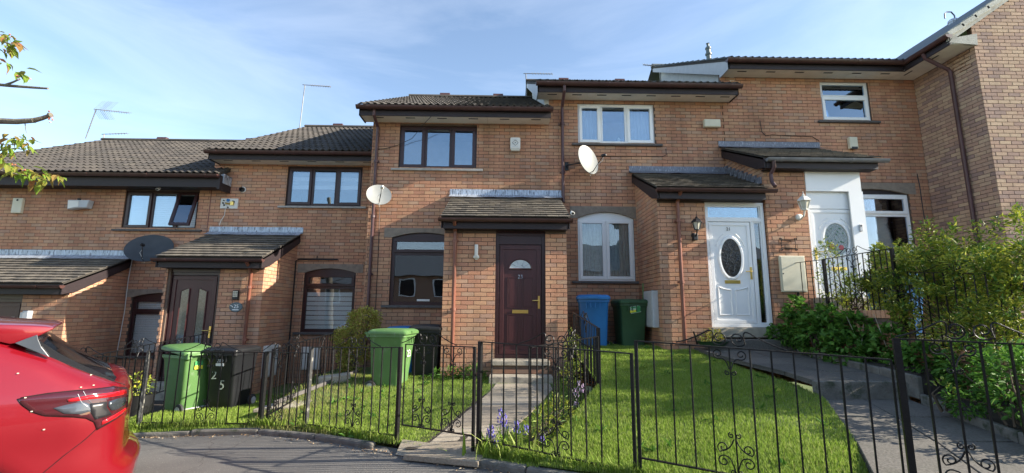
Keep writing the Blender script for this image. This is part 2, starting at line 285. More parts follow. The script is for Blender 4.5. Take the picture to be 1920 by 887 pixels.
    def build(s, name, mats, parent=None, smooth=False, bevel=0, label=None, cat=None, group=None, kind=None, loc=None, local=False):
        """local=True: vertices are already in the parent's own frame"""
        base = Vector((0,0,0)) if local else (W(parent) if parent else (Vector(loc) if loc is not None else Vector((0,0,0))))
        o = bpy.data.objects.new(name, s.mesh(name, mats, smooth, base)); COL.objects.link(o)
        if parent: o.parent = parent
        elif not local: o.location = base
        WLOC[o.name] = base
        if bevel:
            b = o.modifiers.new('bevel', 'BEVEL'); b.width = bevel; b.segments = 2; b.limit_method = 'ANGLE'; b.angle_limit = R(40)
        if smooth and bevel == 0:
            try: o.data.set_sharp_from_angle(angle=R(40))
            except Exception: pass
        return props(o, label, cat, group, kind)
def text(body, size, loc, rot, m, parent, name='numeral', ext=.003, align='CENTER', local=False):
    c = bpy.data.curves.new(name, 'FONT'); c.body = body; c.size = size; c.extrude = ext; c.align_x = align; c.align_y = 'CENTER'; c.resolution_u = 3
    t = bpy.data.objects.new(name, c); me = bpy.data.meshes.new_from_object(t); me.name = name; me.materials.clear(); me.materials.append(m)
    bpy.data.objects.remove(t)
    o = bpy.data.objects.new(name, me); COL.objects.link(o)
    if parent: o.parent = parent
    o.location = Vector(loc) if local else Vector(loc)-W(parent); o.rotation_euler = rot
    return o
FRONT = (R(90), 0, 0)

# ------------------------------------------------------------------ brickwork
BL, BH, BG = .225, .075, .010
_bm = []
for i in range(4):
    b = MB(); j = [random.uniform(-.0012, .0012) for _ in range(4)]; hx, hz = (BL-BG)/2, (BH-BG)/2
    v = [(-hx, j[0], -hz), (hx, j[1], -hz), (hx, j[2], hz), (-hx, j[3], hz)]; c = .003
    inner = [(-hx+c, j[0]-.0015, -hz+c), (hx-c, j[1]-.0015, -hz+c), (hx-c, j[2]-.0015, hz-c), (-hx+c, j[3]-.0015, hz-c)]
    back = [(x, .02, z) for x, y, z in v]
    b.add(inner+v+back, [(0,1,2,3)]+[(4+k, 4+(k+1) % 4, (k+1) % 4, k) for k in range(4)]+[(8+k, 8+(k+1) % 4, 4+(k+1) % 4, 4+k) for k in range(4)])
    _bm.append(b)
BRICKMESH = {}
def brick_meshes(mk):
    if mk not in BRICKMESH: BRICKMESH[mk] = [b.mesh('brick', MT[mk]) for b in _bm]
    return BRICKMESH[mk]
class Brickwork:
    """collects the bricks of one house: the 300 that show largest stay single objects, the rest is joined"""
    def __init__(s, house, mk='brick'): s.h = house; s.mk = mk; s.c = []; s.bits = {}; s.walls = []
    def wall(s, name, O, U, Nn, poly, holes=(), thick=.10, base=None, seed=0):
        O, U, Nn = Vector(O), Vector(U), Vector(Nn)
        us = [p[0] for p in poly]; zs = [p[1] for p in poly]; rect = len(poly) == 4 and len(set(us)) == 2 and len(set(zs)) == 2
        back = O - Nn*.006; m = MB(); ins = .014 if abs(U.x) > .5 and name != 'step_wall' else 0
        full = poly; mnu, mxu = min(us), max(us)
        poly_b = [(u+ins if u == mnu else (u-ins if u == mxu else u), z) for u, z in poly]; bus = [p[0] for p in poly_b]
        P = lambda u, z, d=0: back + U*u + Vector((0, 0, z)) - Nn*d
        if rect and holes:
            ub = sorted({min(bus), max(bus)} | {min(max(h[i], min(bus)), max(bus)) for h in holes for i in (0, 1)}); zb = sorted({min(zs), max(zs)} | {min(max(h[i], min(zs)), max(zs)) for h in holes for i in (2, 3)})
            for a, b in zip(ub, ub[1:]):
                run = None; segs = []
                for c, d in zip(zb, zb[1:]):
                    solid = not any(h[0] < (a+b)/2 < h[1] and h[2] < (c+d)/2 < h[3] for h in holes)
                    if solid: run = [c, d] if run is None else [run[0], d]
                    elif run: segs.append(run); run = None
                if run: segs.append(run)
                for c, d in segs:
                    m.obox((P(a, c)+P(b, d))/2 - Nn*thick/2, U*(b-a)/2, Nn*thick/2, Vector((0, 0, (d-c)/2)))
        else:
            m.prism([P(u, z) for u, z in poly_b], -Nn*thick)
        wobj = m.build(name, MT['mortar'], s.h); s.walls.append(wobj)
        wi = len(s.walls)-1; s.bits[wi] = MB()
        n = len(poly)
        def span(z):
            xs = []
            for i in range(n):
                (u1, z1), (u2, z2) = poly[i], poly[(i+1) % n]
                if (z1 <= z < z2) or (z2 <= z < z1): xs.append(u1+(u2-u1)*(z-z1)/(z2-z1))
            return (min(xs), max(xs)) if len(xs) > 1 else None
        rz = math.atan2(U.y, U.x)
        k0 = math.floor((min(zs)-.0)/BH); k1 = math.ceil(max(zs)/BH)
        for k in range(k0, k1):
            za, zb_ = k*BH+BG/2, (k+1)*BH-BG/2
            if zb_ > max(zs)-.002 or za < min(zs)-.02: continue
            sp1, sp2 = span(za), span(zb_)
            if not sp1 or not sp2: continue
            lo, hi = max(sp1[0], sp2[0]), min(sp1[1], sp2[1])
            off = (k % 2)*BL/2 + seed*.05
            j0 = math.floor((lo-off)/BL)-1; j1 = math.ceil((hi-off)/BL)+1
            for j in range(j0, j1):
                a, b = max(off+j*BL+BG/2, lo), min(off+(j+1)*BL-BG/2, hi)
                segs = [(a, b)]
                for h in holes:
                    if h[2]-.004 < (za+zb_)/2 < h[3]+.004:
                        ns = []
                        for p, q in segs:
                            if q <= h[0] or p >= h[1]: ns.append((p, q))
                            else:
                                if p < h[0]: ns.append((p, h[0]))
                                if q > h[1]: ns.append((h[1], q))
                        segs = ns
                for p, q in segs:
                    if q-p < .02: continue
                    r = random.random(); mid = (p+q)/2
                    c = O + U*mid + Vector((0, 0, (za+zb_)/2))
                    if q-p > BL-BG-.001:
                        pa, pb = proj(O+U*p+Vector((0, 0, za))), proj(O+U*q+Vector((0, 0, zb_)))
                        ar = 0
                        if pa and pb and -5 < (pa[0]+pb[0])/2 < 1925 and -5 < (pa[1]+pb[1])/2 < 800: ar = abs(pb[0]-pa[0])*abs(pb[1]-pa[1])
                        s.c.append((ar, c, rz, r, wi, U, Nn))
                    else:
                        s.bits[wi].obox(c-Nn*.01+Nn*random.uniform(0, .0012), U*(q-p)/2, Nn*.01, Vector((0, 0, (BH-BG)/2)), .0001+r*.999)
        return wobj
    def finish(s):
        s.c.sort(key=lambda t: -t[0]); ms = brick_meshes(s.mk)
        for i, (ar, c, rz, r, wi, U, Nn) in enumerate(s.c):
            if i < 300 and ar > 0: place('brick', random.choice(ms), s.walls[wi], c, (0, 0, rz), r)
            else:
                b = s.bits[wi]; n0 = len(b.v)
                src = random.choice(_bm)
                b.add([c+U*x-Nn*y+Vector((0, 0, z)) for x, y, z in src.v], src.f, .0001+r*.999)
        for wi, b in s.bits.items():
            if b.v:
                # flip if the frame U x Z is mirrored
                b.build('brickwork', MT[s.mk], s.walls[wi], kind='stuff')

# ------------------------------------------------------------------ roof tiles
def roll_tile(wd=.30, ln=.42, rolls=2):
    b = MB(); n = 6*rolls; V = []; p = wd/rolls
    for k in range(n+1):
        x = -wd/2+wd*k/n; h = .030*max(0, math.cos(2*math.pi*(x+wd/2)/p-math.pi))**.8
        V.append((x, h))
    vs = [(x, 0, h+.034) for x, h in V]+[(x, ln, h+.006) for x, h in V]+[(x, 0.002, h+.012) for x, h in V]
    m = n+1
    b.add(vs, [(k, k+1, m+k+1, m+k) for k in range(n)]+[(2*m+k, 2*m+k+1, k+1, k) for k in range(n)]+[(2*m, 0, m), (n, 2*m+n, m+n)])
    return b
def plain_tile(wd=.215, ln=.22):
    vs = []; b = MB(); w = wd/2-.003
    b.add([(-w, 0, .034), (w, 0, .034), (w, ln, .003), (-w, ln, .003), (-w, .001, .019), (w, .001, .019), (0, 0, .037), (0, ln, .005)],
          [(0, 6, 7, 3), (6, 1, 2, 7), (4, 5, 1, 6, 0), (4, 0, 3), (5, 2, 1)])
    return b
TILEM = {}
def tiles(house, x0, x1, y0, z0, pitch, length, mk, plain=False, clipv=None):
    """lays a slope whose eave runs x0..x1 at (y0, z0) and climbs away from the street"""
    key = (mk, plain)
    if key not in TILEM: TILEM[key] = (plain_tile() if plain else roll_tile()).mesh('roof_tile' if not plain else 'plain_tile', MT[mk])
    wd, g = (.215, .165) if plain else (.30, .355)
    m = MB(); c, s = math.cos(pitch), math.sin(pitch)
    P = lambda u, v, h=0: Vector((u, y0+c*v-s*h, z0+s*v+c*h))
    m.prism([P(x0+.01, .03, -.05), P(x1-.01, .03, -.05), P(x1-.01, .03, .0), P(x0+.01, .03, .0)], P(0, length, 0)-P(0, .03, 0))
    roof = m.build('porch_roof' if plain else 'roof', MT['under'], house)
    rows = int(length/g); n = round((x1-x0)/wd); wd2 = (x1-x0)/n
    for r in range(rows+1):
        v = r*g
        if v+ (.2 if plain else .3) > length+.12: break
        for k in range(n+(1 if plain and r % 2 else 0)):
            x = x0+wd2*(k+.5)-(wd2/2 if plain and r % 2 else 0)
            o = place('roof_tile' if not plain else 'plain_tile', TILEM[key], roof, P(x, v), (pitch+random.uniform(-.012, .012), random.uniform(-.008, .008), random.gauss(0, .012)), random.random())
            sx = wd2/wd
            if plain and r % 2 and k in (0, n):
                sx *= .5; o.location.x += wd2/4*(1 if k == 0 else -1)
            o.scale = (sx, 1, 1)
    return roof
def ridge(house, roof, x0, x1, y, z, mk):
    key = ('ridge', mk)
    if key not in TILEM:
        b = MB(); n = 8; V = []
        for x in (-.225, .218):
            for k in range(n+1):
                a = math.pi*k/n; V.append((x, .11*math.cos(a), .09*math.sin(a)-.02))
        b.add(V, [(k, k+1, n+2+k, n+1+k) for k in range(n)]+[tuple(range(n, -1, -1)), tuple(n+1+k for k in range(n+1))]); TILEM[key] = b.mesh('ridge_tile', MT[mk])
    k = 0; x = x0+.22
    while x < x1:
        place('ridge_tile', TILEM[key], roof, (x, y, z), None, random.random()); x += .445
def gutter(house, p, q, mk='gutter', r=.070, jo=1.3):
    p, q = Vector(p), Vector(q); d = (q-p).normalized(); side = Vector((-d.y, d.x, 0)); b = MB(); n = 8; V = []
    for base in (p, q):
        for rr in (r, r-.006):
            for k in range(n+1):
                a = math.pi+math.pi*k/n; V.append(base+side*math.cos(a)*rr+Vector((0, 0, math.sin(a)*rr)))
    m = n+1
    Fc = [(k, k+1, 2*m+k+1, 2*m+k) for k in range(n)]+[(m+k, 3*m+k, 3*m+k+1, m+k+1) for k in range(n)]+[(0, 2*m, 3*m, m), (n, m+n, 3*m+n, 2*m+n)]
    Fc += [tuple(range(n+1)), tuple(range(2*m+n, 2*m-1, -1))]
    b.add(V, Fc); g = b.build('gutter', MT[mk], house, smooth=True)
    L_ = (q-p).length; t = .25
    while t < L_:
        c = p+d*t; b = MB(); rr = r+.006; wv = .022 if int(t*10) % 2 else .035
        V = [c+d*e+side*math.cos(math.pi+math.pi*k/n)*rr+Vector((0, 0, math.sin(math.pi+math.pi*k/n)*rr)) for e in (-wv, wv) for k in range(n+1)]
        b.add(V, [(k, k+1, m+k+1, m+k) for k in range(n)]+[tuple(range(n, -1, -1)), tuple(m+k for k in range(n+1))]); b.build('gutter_bracket', MT[mk], g); t += jo
    return g
def downpipe(house, pts, mk='pipe', r=.034, clips=()):
    b = MB(); b.tube(pts, r, 10); o = b.build('downpipe', MT[mk], house, smooth=True)
    for z in clips:
        q = Vector(pts[-1]); c = MB(); c.lathe([(r+.012, -.025), (r+.012, .025)], (q.x, q.y, z), n=12); c.box(q.x-.06, q.x+.06, q.y+r-.005, q.y+r+.012, z-.015, z+.015); c.build('pipe_clip', MT[mk], o)
    return o

# ------------------------------------------------------------------ windows and doors
def ring(b, x0, x1, z0, z1, w, ya, yb):
    b.box(x0, x1, ya, yb, z0, z0+w); b.box(x0, x1, ya, yb, z1-w, z1); b.box(x0, x0+w, ya, yb, z0+w, z1-w); b.box(x1-w, x1, ya, yb, z0+w, z1-w)
def window(house, x0, x1, z0, z1, Y, lights, fm='brown', gm='glass', sill='sillstone', arch=0, sw=.14, room='room', fw_=.055):
    """lights: (fx0, fx1, fz0, fz1, casement?, tilt) in fractions of the opening"""
    b = MB(); ring(b, x0, x1, z0, z1, fw_, Y+.045, Y+.11)
    if arch:
        n = 12; top = [(x0+(x1-x0)*k/n, z1+arch*(1-(2*k/n-1)**2)) for k in range(n+1)]
        b.prism([(x0, Y+.05, z1)]+[(x, Y+.05, z+.002) for x, z in top][0:]+[(x1, Y+.05, z1)], (0, .05, 0))
    xs = sorted({l[0] for l in lights}-{0}); zs = sorted({l[2] for l in lights}-{0})
    xw, zh = x1-x0, z1-z0
    for l in lights:
        if l[0] > 0: b.box(x0+xw*l[0]-.03, x0+xw*l[0]+.03, Y+.05, Y+.105, z0+zh*l[2]+fw_*(l[2] == 0), z0+zh*l[3]-fw_*(l[3] == 1))
        if l[2] > 0: b.box(x0+xw*l[0]+(.03 if l[0] > 0 else fw_), x0+xw*l[1]-(.03 if l[1] < 1 else fw_), Y+.052, Y+.103, z0+zh*l[2]-.03, z0+zh*l[2]+.03)
    win = b.build('window', MT[fm], house, bevel=.004)
    for l in lights:
        a, c, d, e = x0+xw*l[0], x0+xw*l[1], z0+zh*l[2], z0+zh*l[3]
        a += .03 if l[0] > 0 else fw_; c -= .03 if l[1] < 1 else fw_; d += .03 if l[2] > 0 else fw_; e -= .03 if l[3] < 1 else fw_
        if l[4]:
            b = MB(); ring(b, a-.018, c+.018, d-.018, e+.018, .062, Y+.022, Y+.075); g = MB(); g.box(a+.03, c-.03, Y+.05, Y+.056, d+.03, e-.03)
            if l[5]:
                ang = l[5]; zt = e+.018
                for q in (b, g): q.v = [(x, Y+.05+(y-Y-.05)*math.cos(ang)-(zt-z)*math.sin(ang), zt-(zt-z)*math.cos(ang)-(y-Y-.05)*math.sin(ang)) for x, y, z in q.v]
            cs = b.build('casement', MT[fm], win, bevel=.004); g.build('pane', MT[gm], win)
        else:
            b = MB(); ring(b, a-.004, c+.004, d-.004, e+.004, .018, Y+.04, Y+.075); b.build('glazing_bead', MT[fm], win); g = MB(); g.box(a+.01, c-.01, Y+.06, Y+.066, d+.01, e-.01); g.build('pane', MT[gm], win)
    if sill:
        b = MB(); b.prism([(x0-sw, Y-.06, z0-.055), (x0-sw, Y-.06, z0-.012), (x0-sw, Y+.05, z0-.001), (x0-sw, Y+.05, z0-.055)], (x1-x0+2*sw, 0, 0)); b.build('sill', MT[sill], win, bevel=.004)
    b = MB(); d = 1.6; X0, X1, Z0, Z1 = x0-.35, x1+.35, z0-.5, z1+.25; ya, yb = Y+.125, Y+d
    b.add([(X0,yb,Z0),(X1,yb,Z0),(X1,yb,Z1),(X0,yb,Z1),(X0,ya,Z0),(X1,ya,Z0),(X1,ya,Z1),(X0,ya,Z1)], [(0,1,2,3),(4,0,3,7),(1,5,6,2),(0,4,5,1),(3,2,6,7)])
    b.build('room_lining', MT[room], win)
    return win
def lintel(house, x0, x1, z0, z1, Y, arch):
    n = 14; e = .16; pts = [(x0-e, Y-.012, z1)]+[(x0-e, Y-.012, z0)]
    pts += [(x0+(x1-x0)*k/n, Y-.012, z0+arch*(1-(2*k/n-1)**2)) for k in range(n+1)]+[(x1+e, Y-.012, z0), (x1+e, Y-.012, z1)]
    b = MB(); b.prism(pts, (0, .11, 0)); return b.build('lintel', MT['stone'], house)
def lintel_holes(x0, x1, z0, zl, z1, Y): return [(x0, x1, z0, zl), (x0-.16, x1+.16, zl, z1)]

def front_door(house, x0, x1, z0, z1, Y, style, num=None):
    """style 'fan': brown panelled with a fan light; 'two': brown with two long lights; 'oval': white with an oval light"""
    br = style in ('fan', 'two', 'plain'); fm = 'brown' if br else 'white'; dm = 'bdoor' if br else 'white'
    b = MB(); top = .24 if style == 'fan' else .02
    ring(b, x0, x1, z0, z1, .06, Y+.05, Y+.13)
    side = .20 if style == 'oval' else 0; head = {'fan': .22, 'two': .12, 'plain': .12, 'oval': .36, 'oval2': .40}[style]
    b.box(x0+.06, x1-.06, Y+.06, Y+.12, z1-head, z1-.06) if style != 'oval' else None
    dx0, dx1, dz0, dz1 = x0+.06, x1-.06-side, z0+.05, z1-head-(0 if style != 'oval' else 0)
    if style == 'oval':
        b.box(x0+.06, x1-.06, Y+.052, Y+.12, z1-head, z1-head+.06); b.box(dx1, dx1+.05, Y+.052, Y+.12, z0+.06, z1-head)
    fr = b.build('door_frame', MT[fm], house, bevel=.004)
    if style == 'oval':
        g = MB(); g.box(x0+.06, x1-.06, Y+.09, Y+.096, z1-head+.06, z1-.06); g.build('top_light', MT['glass'], fr)
        g = MB(); g.box(dx1+.05, x1-.06, Y+.09, Y+.096, z0+.06, z1-head); g.build('side_light', MT['darkglass'], fr)
        g = MB(); ring(g, dx1+.052, x1-.062, z0+.062, z1-head-.002, .022, Y+.07, Y+.092); ring(g, x0+.062, x1-.062, z1-head+.062, z1-.062, .02, Y+.07, Y+.092); g.build('glazing_bead', MT['white'], fr)
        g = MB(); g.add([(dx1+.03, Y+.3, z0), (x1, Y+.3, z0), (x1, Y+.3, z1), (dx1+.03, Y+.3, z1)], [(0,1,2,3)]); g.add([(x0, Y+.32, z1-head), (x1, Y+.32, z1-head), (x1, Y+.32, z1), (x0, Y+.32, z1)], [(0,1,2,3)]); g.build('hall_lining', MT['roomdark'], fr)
    b = MB(); b.box(dx0+.004, dx1-.004, Y+.075, Y+.12, dz0, dz1-.004); dr = b.build('front_door', MT[dm], house, bevel=.003)
    W_, H_ = dx1-dx0, dz1-dz0; q = lambda fx, fz: (dx0+W_*fx, dz0+H_*fz); yf = Y+.075
    b = MB(); ring(b, dx0+.02, dx1-.02, dz0+.02, dz1-.02, .07 if br else .055, yf-.016, yf+.002); b.build('door_leaf_frame', MT[dm], dr, bevel=.004)
    def panel(fx0, fx1, fz0, fz1, name='panel_moulding', m=dm):
        a, c = q(fx0, fz0); d, e = q(fx1, fz1); b = MB(); ring(b, a, d, c, e, .018, yf-.008, yf+.002); b.box(a+.03, d-.03, yf-.006, yf+.002, c+.03, e-.03); b.build(name, MT[m], dr, bevel=.003)
    def ell(cx, cz, rx, rz, y, n=32, ph=0, a0=0, a1=2*math.pi): return [(cx+rx*math.cos(a0+(a1-a0)*k/n), y, cz+rz*math.sin(a0+(a1-a0)*k/n)) for k in range(n)]
    if style == 'fan':
        for f in (.2, .54): panel(f, f+.27, .42, .70); panel(f, f+.27, .09, .36)
        cx, cz = q(.5, .775); rr = W_*.26; n = 16
        pts = [(cx+rr*math.cos(math.pi*k/n), yf-.012, cz+rr*.85*math.sin(math.pi*k/n)) for k in range(n+1)]
        b = MB(); b.prism(pts, (0, .004, 0)); b.build('fan_light', mat('frosted fan light', (.55, .6, .62), .15, coat=.5), dr)
        b = MB(); b.tube(pts+[pts[0]], .012, 6); b.build('fan_light_rim', MT[dm], dr, smooth=True)
        b = MB()
        for k in (3, 6, 10, 13): b.bar((cx+rr*.35*math.cos(math.pi*k/n), yf-.016, cz+rr*.3*math.sin(math.pi*k/n)), (cx+rr*math.cos(math.pi*k/n), yf-.016, cz+rr*.85*math.sin(math.pi*k/n)), .007, .004, (0, 1, 0))
        b.tube([(cx+rr*.35*math.cos(math.pi*k/n), yf-.016, cz+rr*.3*math.sin(math.pi*k/n)) for k in range(n+1)], .004, 5); b.build('glazing_bar', MT['lead'], dr)
    elif style == 'two':
        for f in (.22, .60):
            a, c = q(f, .30); d, e = q(f+.18, .84); sl_ = .06*(1 if f < .4 else -1)
            poly = [(a, yf-.012, c), (d, yf-.012, c), (d, yf-.012, e-.0+(.06 if f < .4 else 0)), (a, yf-.012, e+(.06 if f > .4 else 0))]
            b = MB(); b.prism(poly, (0, .004, 0)); b.build('long_light', mat('obscured long light', (.085, .09, .088), .2, coat=.6, var=.4, scale=40), dr)
            b = MB(); b.tube(poly+[poly[0]], .011, 6); b.build('light_rim', MT[dm], dr)
        panel(.2, .8, .06, .2)
    elif style.startswith('oval'):
        cx, cz = q(.5, .64); rx, rz = W_*.24, H_*.19
        b = MB(); ou = ell(cx, cz, rx+.05, rz+.06, yf-.006); inn = ell(cx, cz, rx, rz, yf-.022); k = len(ou)
        ou0 = ell(cx, cz, rx+.055, rz+.065, yf+.002); mid = ell(cx, cz, rx+.03, rz+.035, yf-.024)
        V = ou0+ou+mid+inn+ell(cx, cz, rx-.004, rz-.004, yf-.004)
        b.add(V, [(r_*k+i, r_*k+(i+1) % k, (r_+1)*k+(i+1) % k, (r_+1)*k+i) for r_ in range(4) for i in range(k)]); b.build('oval_rim', MT['white'], dr, smooth=True)
        b = MB(); b.add(ell(cx, cz, rx, rz, yf-.006), [tuple(range(k))]); b.build('oval_light', mat('dark etched oval glass', (.022, .020, .022), .12, coat=.3, var=.4, scale=40, bump=.5, bscale=30, spec=.4) if style == 'oval' else mat('leaded oval glass', (.16, .20, .20), .15, coat=.4, var=.35, scale=30), dr)
        if style == 'oval':
            b = MB(); b.add(ell(cx, cz, rx, rz, yf-.002), [tuple(range(k))]); b.build('light_backing', MT['black'], dr)
            rr_ = random.Random(3)
            b = MB()
            for i in range(60):
                u_ = rr_.uniform(-.75, .75); v_ = rr_.uniform(-.85, .75)
                if u_*u_+v_*v_ > .72: continue
                b.tube([(cx+rx*(u_+.10*math.sin(t*2.6+i)), yf-.009, cz+rz*(v_+.16*t)) for t in (0, .4, .8, 1.2)], .003, 4)
            b.build('etched_pattern', MT['lampgrey'], dr)
            for f in (.16, .55):
                a, c = q(f, .09); d, e = q(f+.29, .34); n = 8; s_ = 1 if f < .4 else -1
                tp = [(a+(d-a)*i/n, yf-.010, e-.02+.05*((1-i/n) if s_ > 0 else i/n)**2) for i in range(n+1)]
                b = MB(); b.tube([(a, yf-.004, c), (d, yf-.004, c)]+tp[::-1]+[(a, yf-.004, c)], .010, 6); b.build('panel_moulding', MT['white'], dr, smooth=True)
        else:
            b = MB()
            for i in range(-5, 6):
                for s_ in (-1, 1):
                    pts = [(cx+rx*u_, cz+rz*(s_*u_*1.0+i*.36)) for u_ in np.linspace(-1, 1, 25)]
                    pts = [(x, yf-.008, z) for x, z in pts if ((x-cx)/rx)**2+((z-cz)/rz)**2 < .97]
                    if len(pts) > 1: b.bar(pts[0], pts[-1], .004, .003, (0, 1, 0))
            b.build('lead_came', MT['lead'], dr)
            for fx, fz in ((-.45, -.45), (.35, -.5)):
                b = MB()
                for t in range(6): b.lathe([(0, -.002), (.026, 0), (.014, .003)], (cx+rx*fx+.024*math.cos(t), yf-.010, cz+rz*fz+.024*math.sin(t)), (0, -1, 0), 7)
                b.build('glass_rose', MT['redgl'], dr)
            b = MB(); rr_ = random.Random(5)
            for i in range(15):
                x, z = cx+rx*rr_.uniform(-.7, .7), cz+rz*rr_.uniform(-.3, .75); b.lathe([(0, -.002), (.015, 0), (0.004, .003)], (x, yf-.010, z), (0, -1, 0), 5)
            b.build('glass_leaf', MT['greengl'], dr)
        # quarter scroll mouldings round the oval
        for a0 in (.15, .62):
            pts = [(cx+(rx+.10)*math.cos(math.pi*(a0+.23*t/8)), yf-.004, cz+(rz+.12)*math.sin(math.pi*(a0+.23*t/8))) for t in range(9)]
            b = MB(); b.tube(pts, .009, 6); b.build('scroll_moulding', MT['white'], dr, smooth=True)
    fz = {'fan': .385, 'two': .265, 'plain': .3, 'oval': .405, 'oval2': .30}[style]
    a, c = q(.5, fz); b = MB(); b.box(a-.14, a+.14, yf-.012, yf-.002, c-.03, c+.03); lb = b.build('letterbox', MT['brass'], dr, bevel=.003)
    b = MB(); b.box(a-.11, a+.11, yf-.017, yf-.0125, c-.016, c+.018); b.build('letter_flap', MT['brass'], dr)
    hx = dx1-.055 if style != 'oval2' else dx0+.055; s_ = -1 if style != 'oval2' else 1
    hz = dz0+H_*{'fan': .47, 'two': .44, 'plain': .45, 'oval': .49, 'oval2': .47}[style]
    b = MB(); b.box(hx-.018, hx+.018, yf-.026, yf-.016, hz-.11, hz+.11); b.tube([(hx, yf-.02, hz+.03), (hx, yf-.065, hz+.03), (hx+s_*.03, yf-.07, hz+.03), (hx+s_*.12, yf-.068, hz+.028)], .009, 8); b.lathe([(.008, 0), (.008, .006)], (hx, yf-.03, hz-.05), (0, 1, 0), 8)
    b.build('handle', MT['brass'], dr, smooth=True)
    if num:
        x, z = q(*num[1]); text(num[0], num[2], (x, yf-.014, z), FRONT, num[3], dr, 'door_number', .002)
    return dr

# ------------------------------------------------------------------ ground levels
FRONTLINE = [(-14, 6.1), (-4.75, 6.0), (-3.17, 5.98), (-2.37, 5.72), (-1.04, 4.9), (-.24, 4.42), (1.06, 3.62), (2.40, 2.90), (3.2, 2.55), (5.5, 1.6), (9, .2)]
def street(x): return .155+.045*max(-14, min(14, x))
def yfront(x):
    for (a, b), (c, d) in zip(FRONTLINE, FRONTLINE[1:]):
        if a <= x <= c: return b+(d-b)*(x-a)/(c-a)
    return FRONTLINE[0][1] if x < FRONTLINE[0][0] else FRONTLINE[-1][1]
def sheet(name, fx, us, vs, m, kind='structure', parent=None, **k):
    """fx(u, v) -> point, sampled on a grid"""
    b = MB(); V = [fx(u, v) for v in vs for u in us]; n = len(us)
    b.add(V, [(j*n+i, j*n+i+1, (j+1)*n+i+1, (j+1)*n+i) for j in range(len(vs)-1) for i in range(n-1)])
    return b.build(name, m, parent, kind=kind, smooth=True, **k)
lin = lambda a, b, n: [a+(b-a)*i/(n-1) for i in range(n)]
def nz(x, y, s=1.0):
    from mathutils import noise
    return noise.noise(Vector((x*s, y*s, 3.3)))

sheet('ground', lambda u, v: Vector((u, v, street(u)-.75)), [-400, -60, -14, 0, 14, 60, 400], [-300, -60, 0, 8, 20, 60, 400], MT['turf'])
# asphalt in front of the gardens
def road_pt(u, v):
    yf = yfront(u)-.03; y = -14+(yf+14)*v
    return Vector((u, y, street(u)+.012*nz(u, y, .9)))
sheet('road', road_pt, lin(-16, 12, 113), [0, .3, .5, .6]+lin(.66, 1, 30), MT['asphalt'])
# garden levels
def z_27(x, y): return -.08-.03*(y-6)
def z_25(x, y): return street(x)+.05+(-.12-street(x)-.05)*min(1, max(0, (y-yfront(x))/2.6)) + .01*nz(x, y, 2)
def z_23(x, y):
    t = min(1, max(0, (y-yfront(x))/(8.0-yfront(x)))); return street(x)+.05+(.36-street(x)-.05)*t + .012*nz(x, y, 2)
def z_21(x, y):
    t = min(1, max(0, (y-yfront(x))/(8.3-yfront(x)))); return street(x)+.07+(.84-street(x)-.07)*t**1.05 + .015*nz(x, y, 2)
def xdiv(y):   # line of the railing between numbers 23 and 21
    return .30+(1.22-.30)*min(1, (y-4.1)/(6.0-4.1)) if y > 4.1 else .30
def gpt(zf, xa, xb, yb):
    def f(u, v):
        # u 0..1 across, v 0..1 front to back
        y0a = 0
        xa0 = xa if not callable(xa) else xa(4.1); xb0 = xb if not callable(xb) else xb(4.1)
        xg = xa0+(xb0-xa0)*u; yf_ = yfront(xg)-.14; y = yf_+(yb-yf_)*v
        x = (xa if not callable(xa) else xa(y)) + ((xb if not callable(xb) else xb(y))-(xa if not callable(xa) else xa(y)))*u
        return Vector((x, y, zf(x, y)))
    return f
gs = lin(0, 1, 25)
sheet('front_lawn', gpt(z_25, -5.2, -3.2, 10.4), gs, gs, MT['turf'])
sheet('front_lawn', gpt(z_27, -14, -5.2, 10.4), gs, gs, MT['soil'])
sheet('front_lawn', gpt(z_23, -3.2, xdiv, 9.4), gs, gs, MT['turf'])
# number 21: lawn to the left of its path
def xpath(y):  # left edge of the path of number 21
    pts = [(2.4, 2.10), (3.0, 2.35), (4.0, 2.95), (5.0, 3.45), (5.6, 3.55), (6.5, 3.40), (7.6, 3.30), (8.3, 3.30)]
    if y <= pts[0][0]: return pts[0][1]
    for (a, b), (c, d) in zip(pts, pts[1:]):
        if a <= y <= c: return b+(d-b)*(y-a)/(c-a)
    return pts[-1][1]
def lawn21(u, v):
    xg = .30+(2.15-.30)*u; yf_ = yfront(xg)-.14; y = yf_+(9.4-yf_)*v; x = xdiv(y)+(xpath(y)-xdiv(y))*u
    return Vector((x, y, z_21(x, y)))
sheet('front_lawn', lawn21, gs, gs, MT['turf'])

# path of number 23: slabs across, between the gate and the steps
def slab_piece(parent, poly, zt, th, mk, r, name='paving_slab'):
    b = MB(); c = sum((Vector((x, y, 0)) for x, y in poly), Vector())/len(poly); g = .011
    P = [Vector((x, y, 0)) for x, y in poly]; P = [p+(c-p).normalized()*g for p in P]
    P = [Vector((p.x, p.y, zt(p.x, p.y))) for p in P]; b.prism(P, (0, 0, -th)); b.r = [r]*len(b.f)
    return b.build(name, MT[mk], parent, bevel=.006)
p23 = empty('garden_path', (0, 6, .2), None, None); p23['kind'] = 'structure'
yy = 4.36; k = 0
while yy < 7.25:
    y2 = yy+.44; fa = (yy-4.36)/2.9; fb = (y2-4.36)/2.9
    xl = lambda f: -.92+.80*min(1, f*1.0)**.8; xr = lambda f: -.20+ .95*min(1, f*1.1)**.8
    h = lambda x, y: z_23(x, y)+.012
    xm = (xl(fa)+xr(fa))/2
    slab_piece(p23, [(xl(fa), yy+.1*(k == 0)), (xr(fa), yy-.2*(k == 0)), (xr(fb), y2), (xl(fb), y2)], h, .05, 'pathslab', random.random()); yy = y2; k += 1
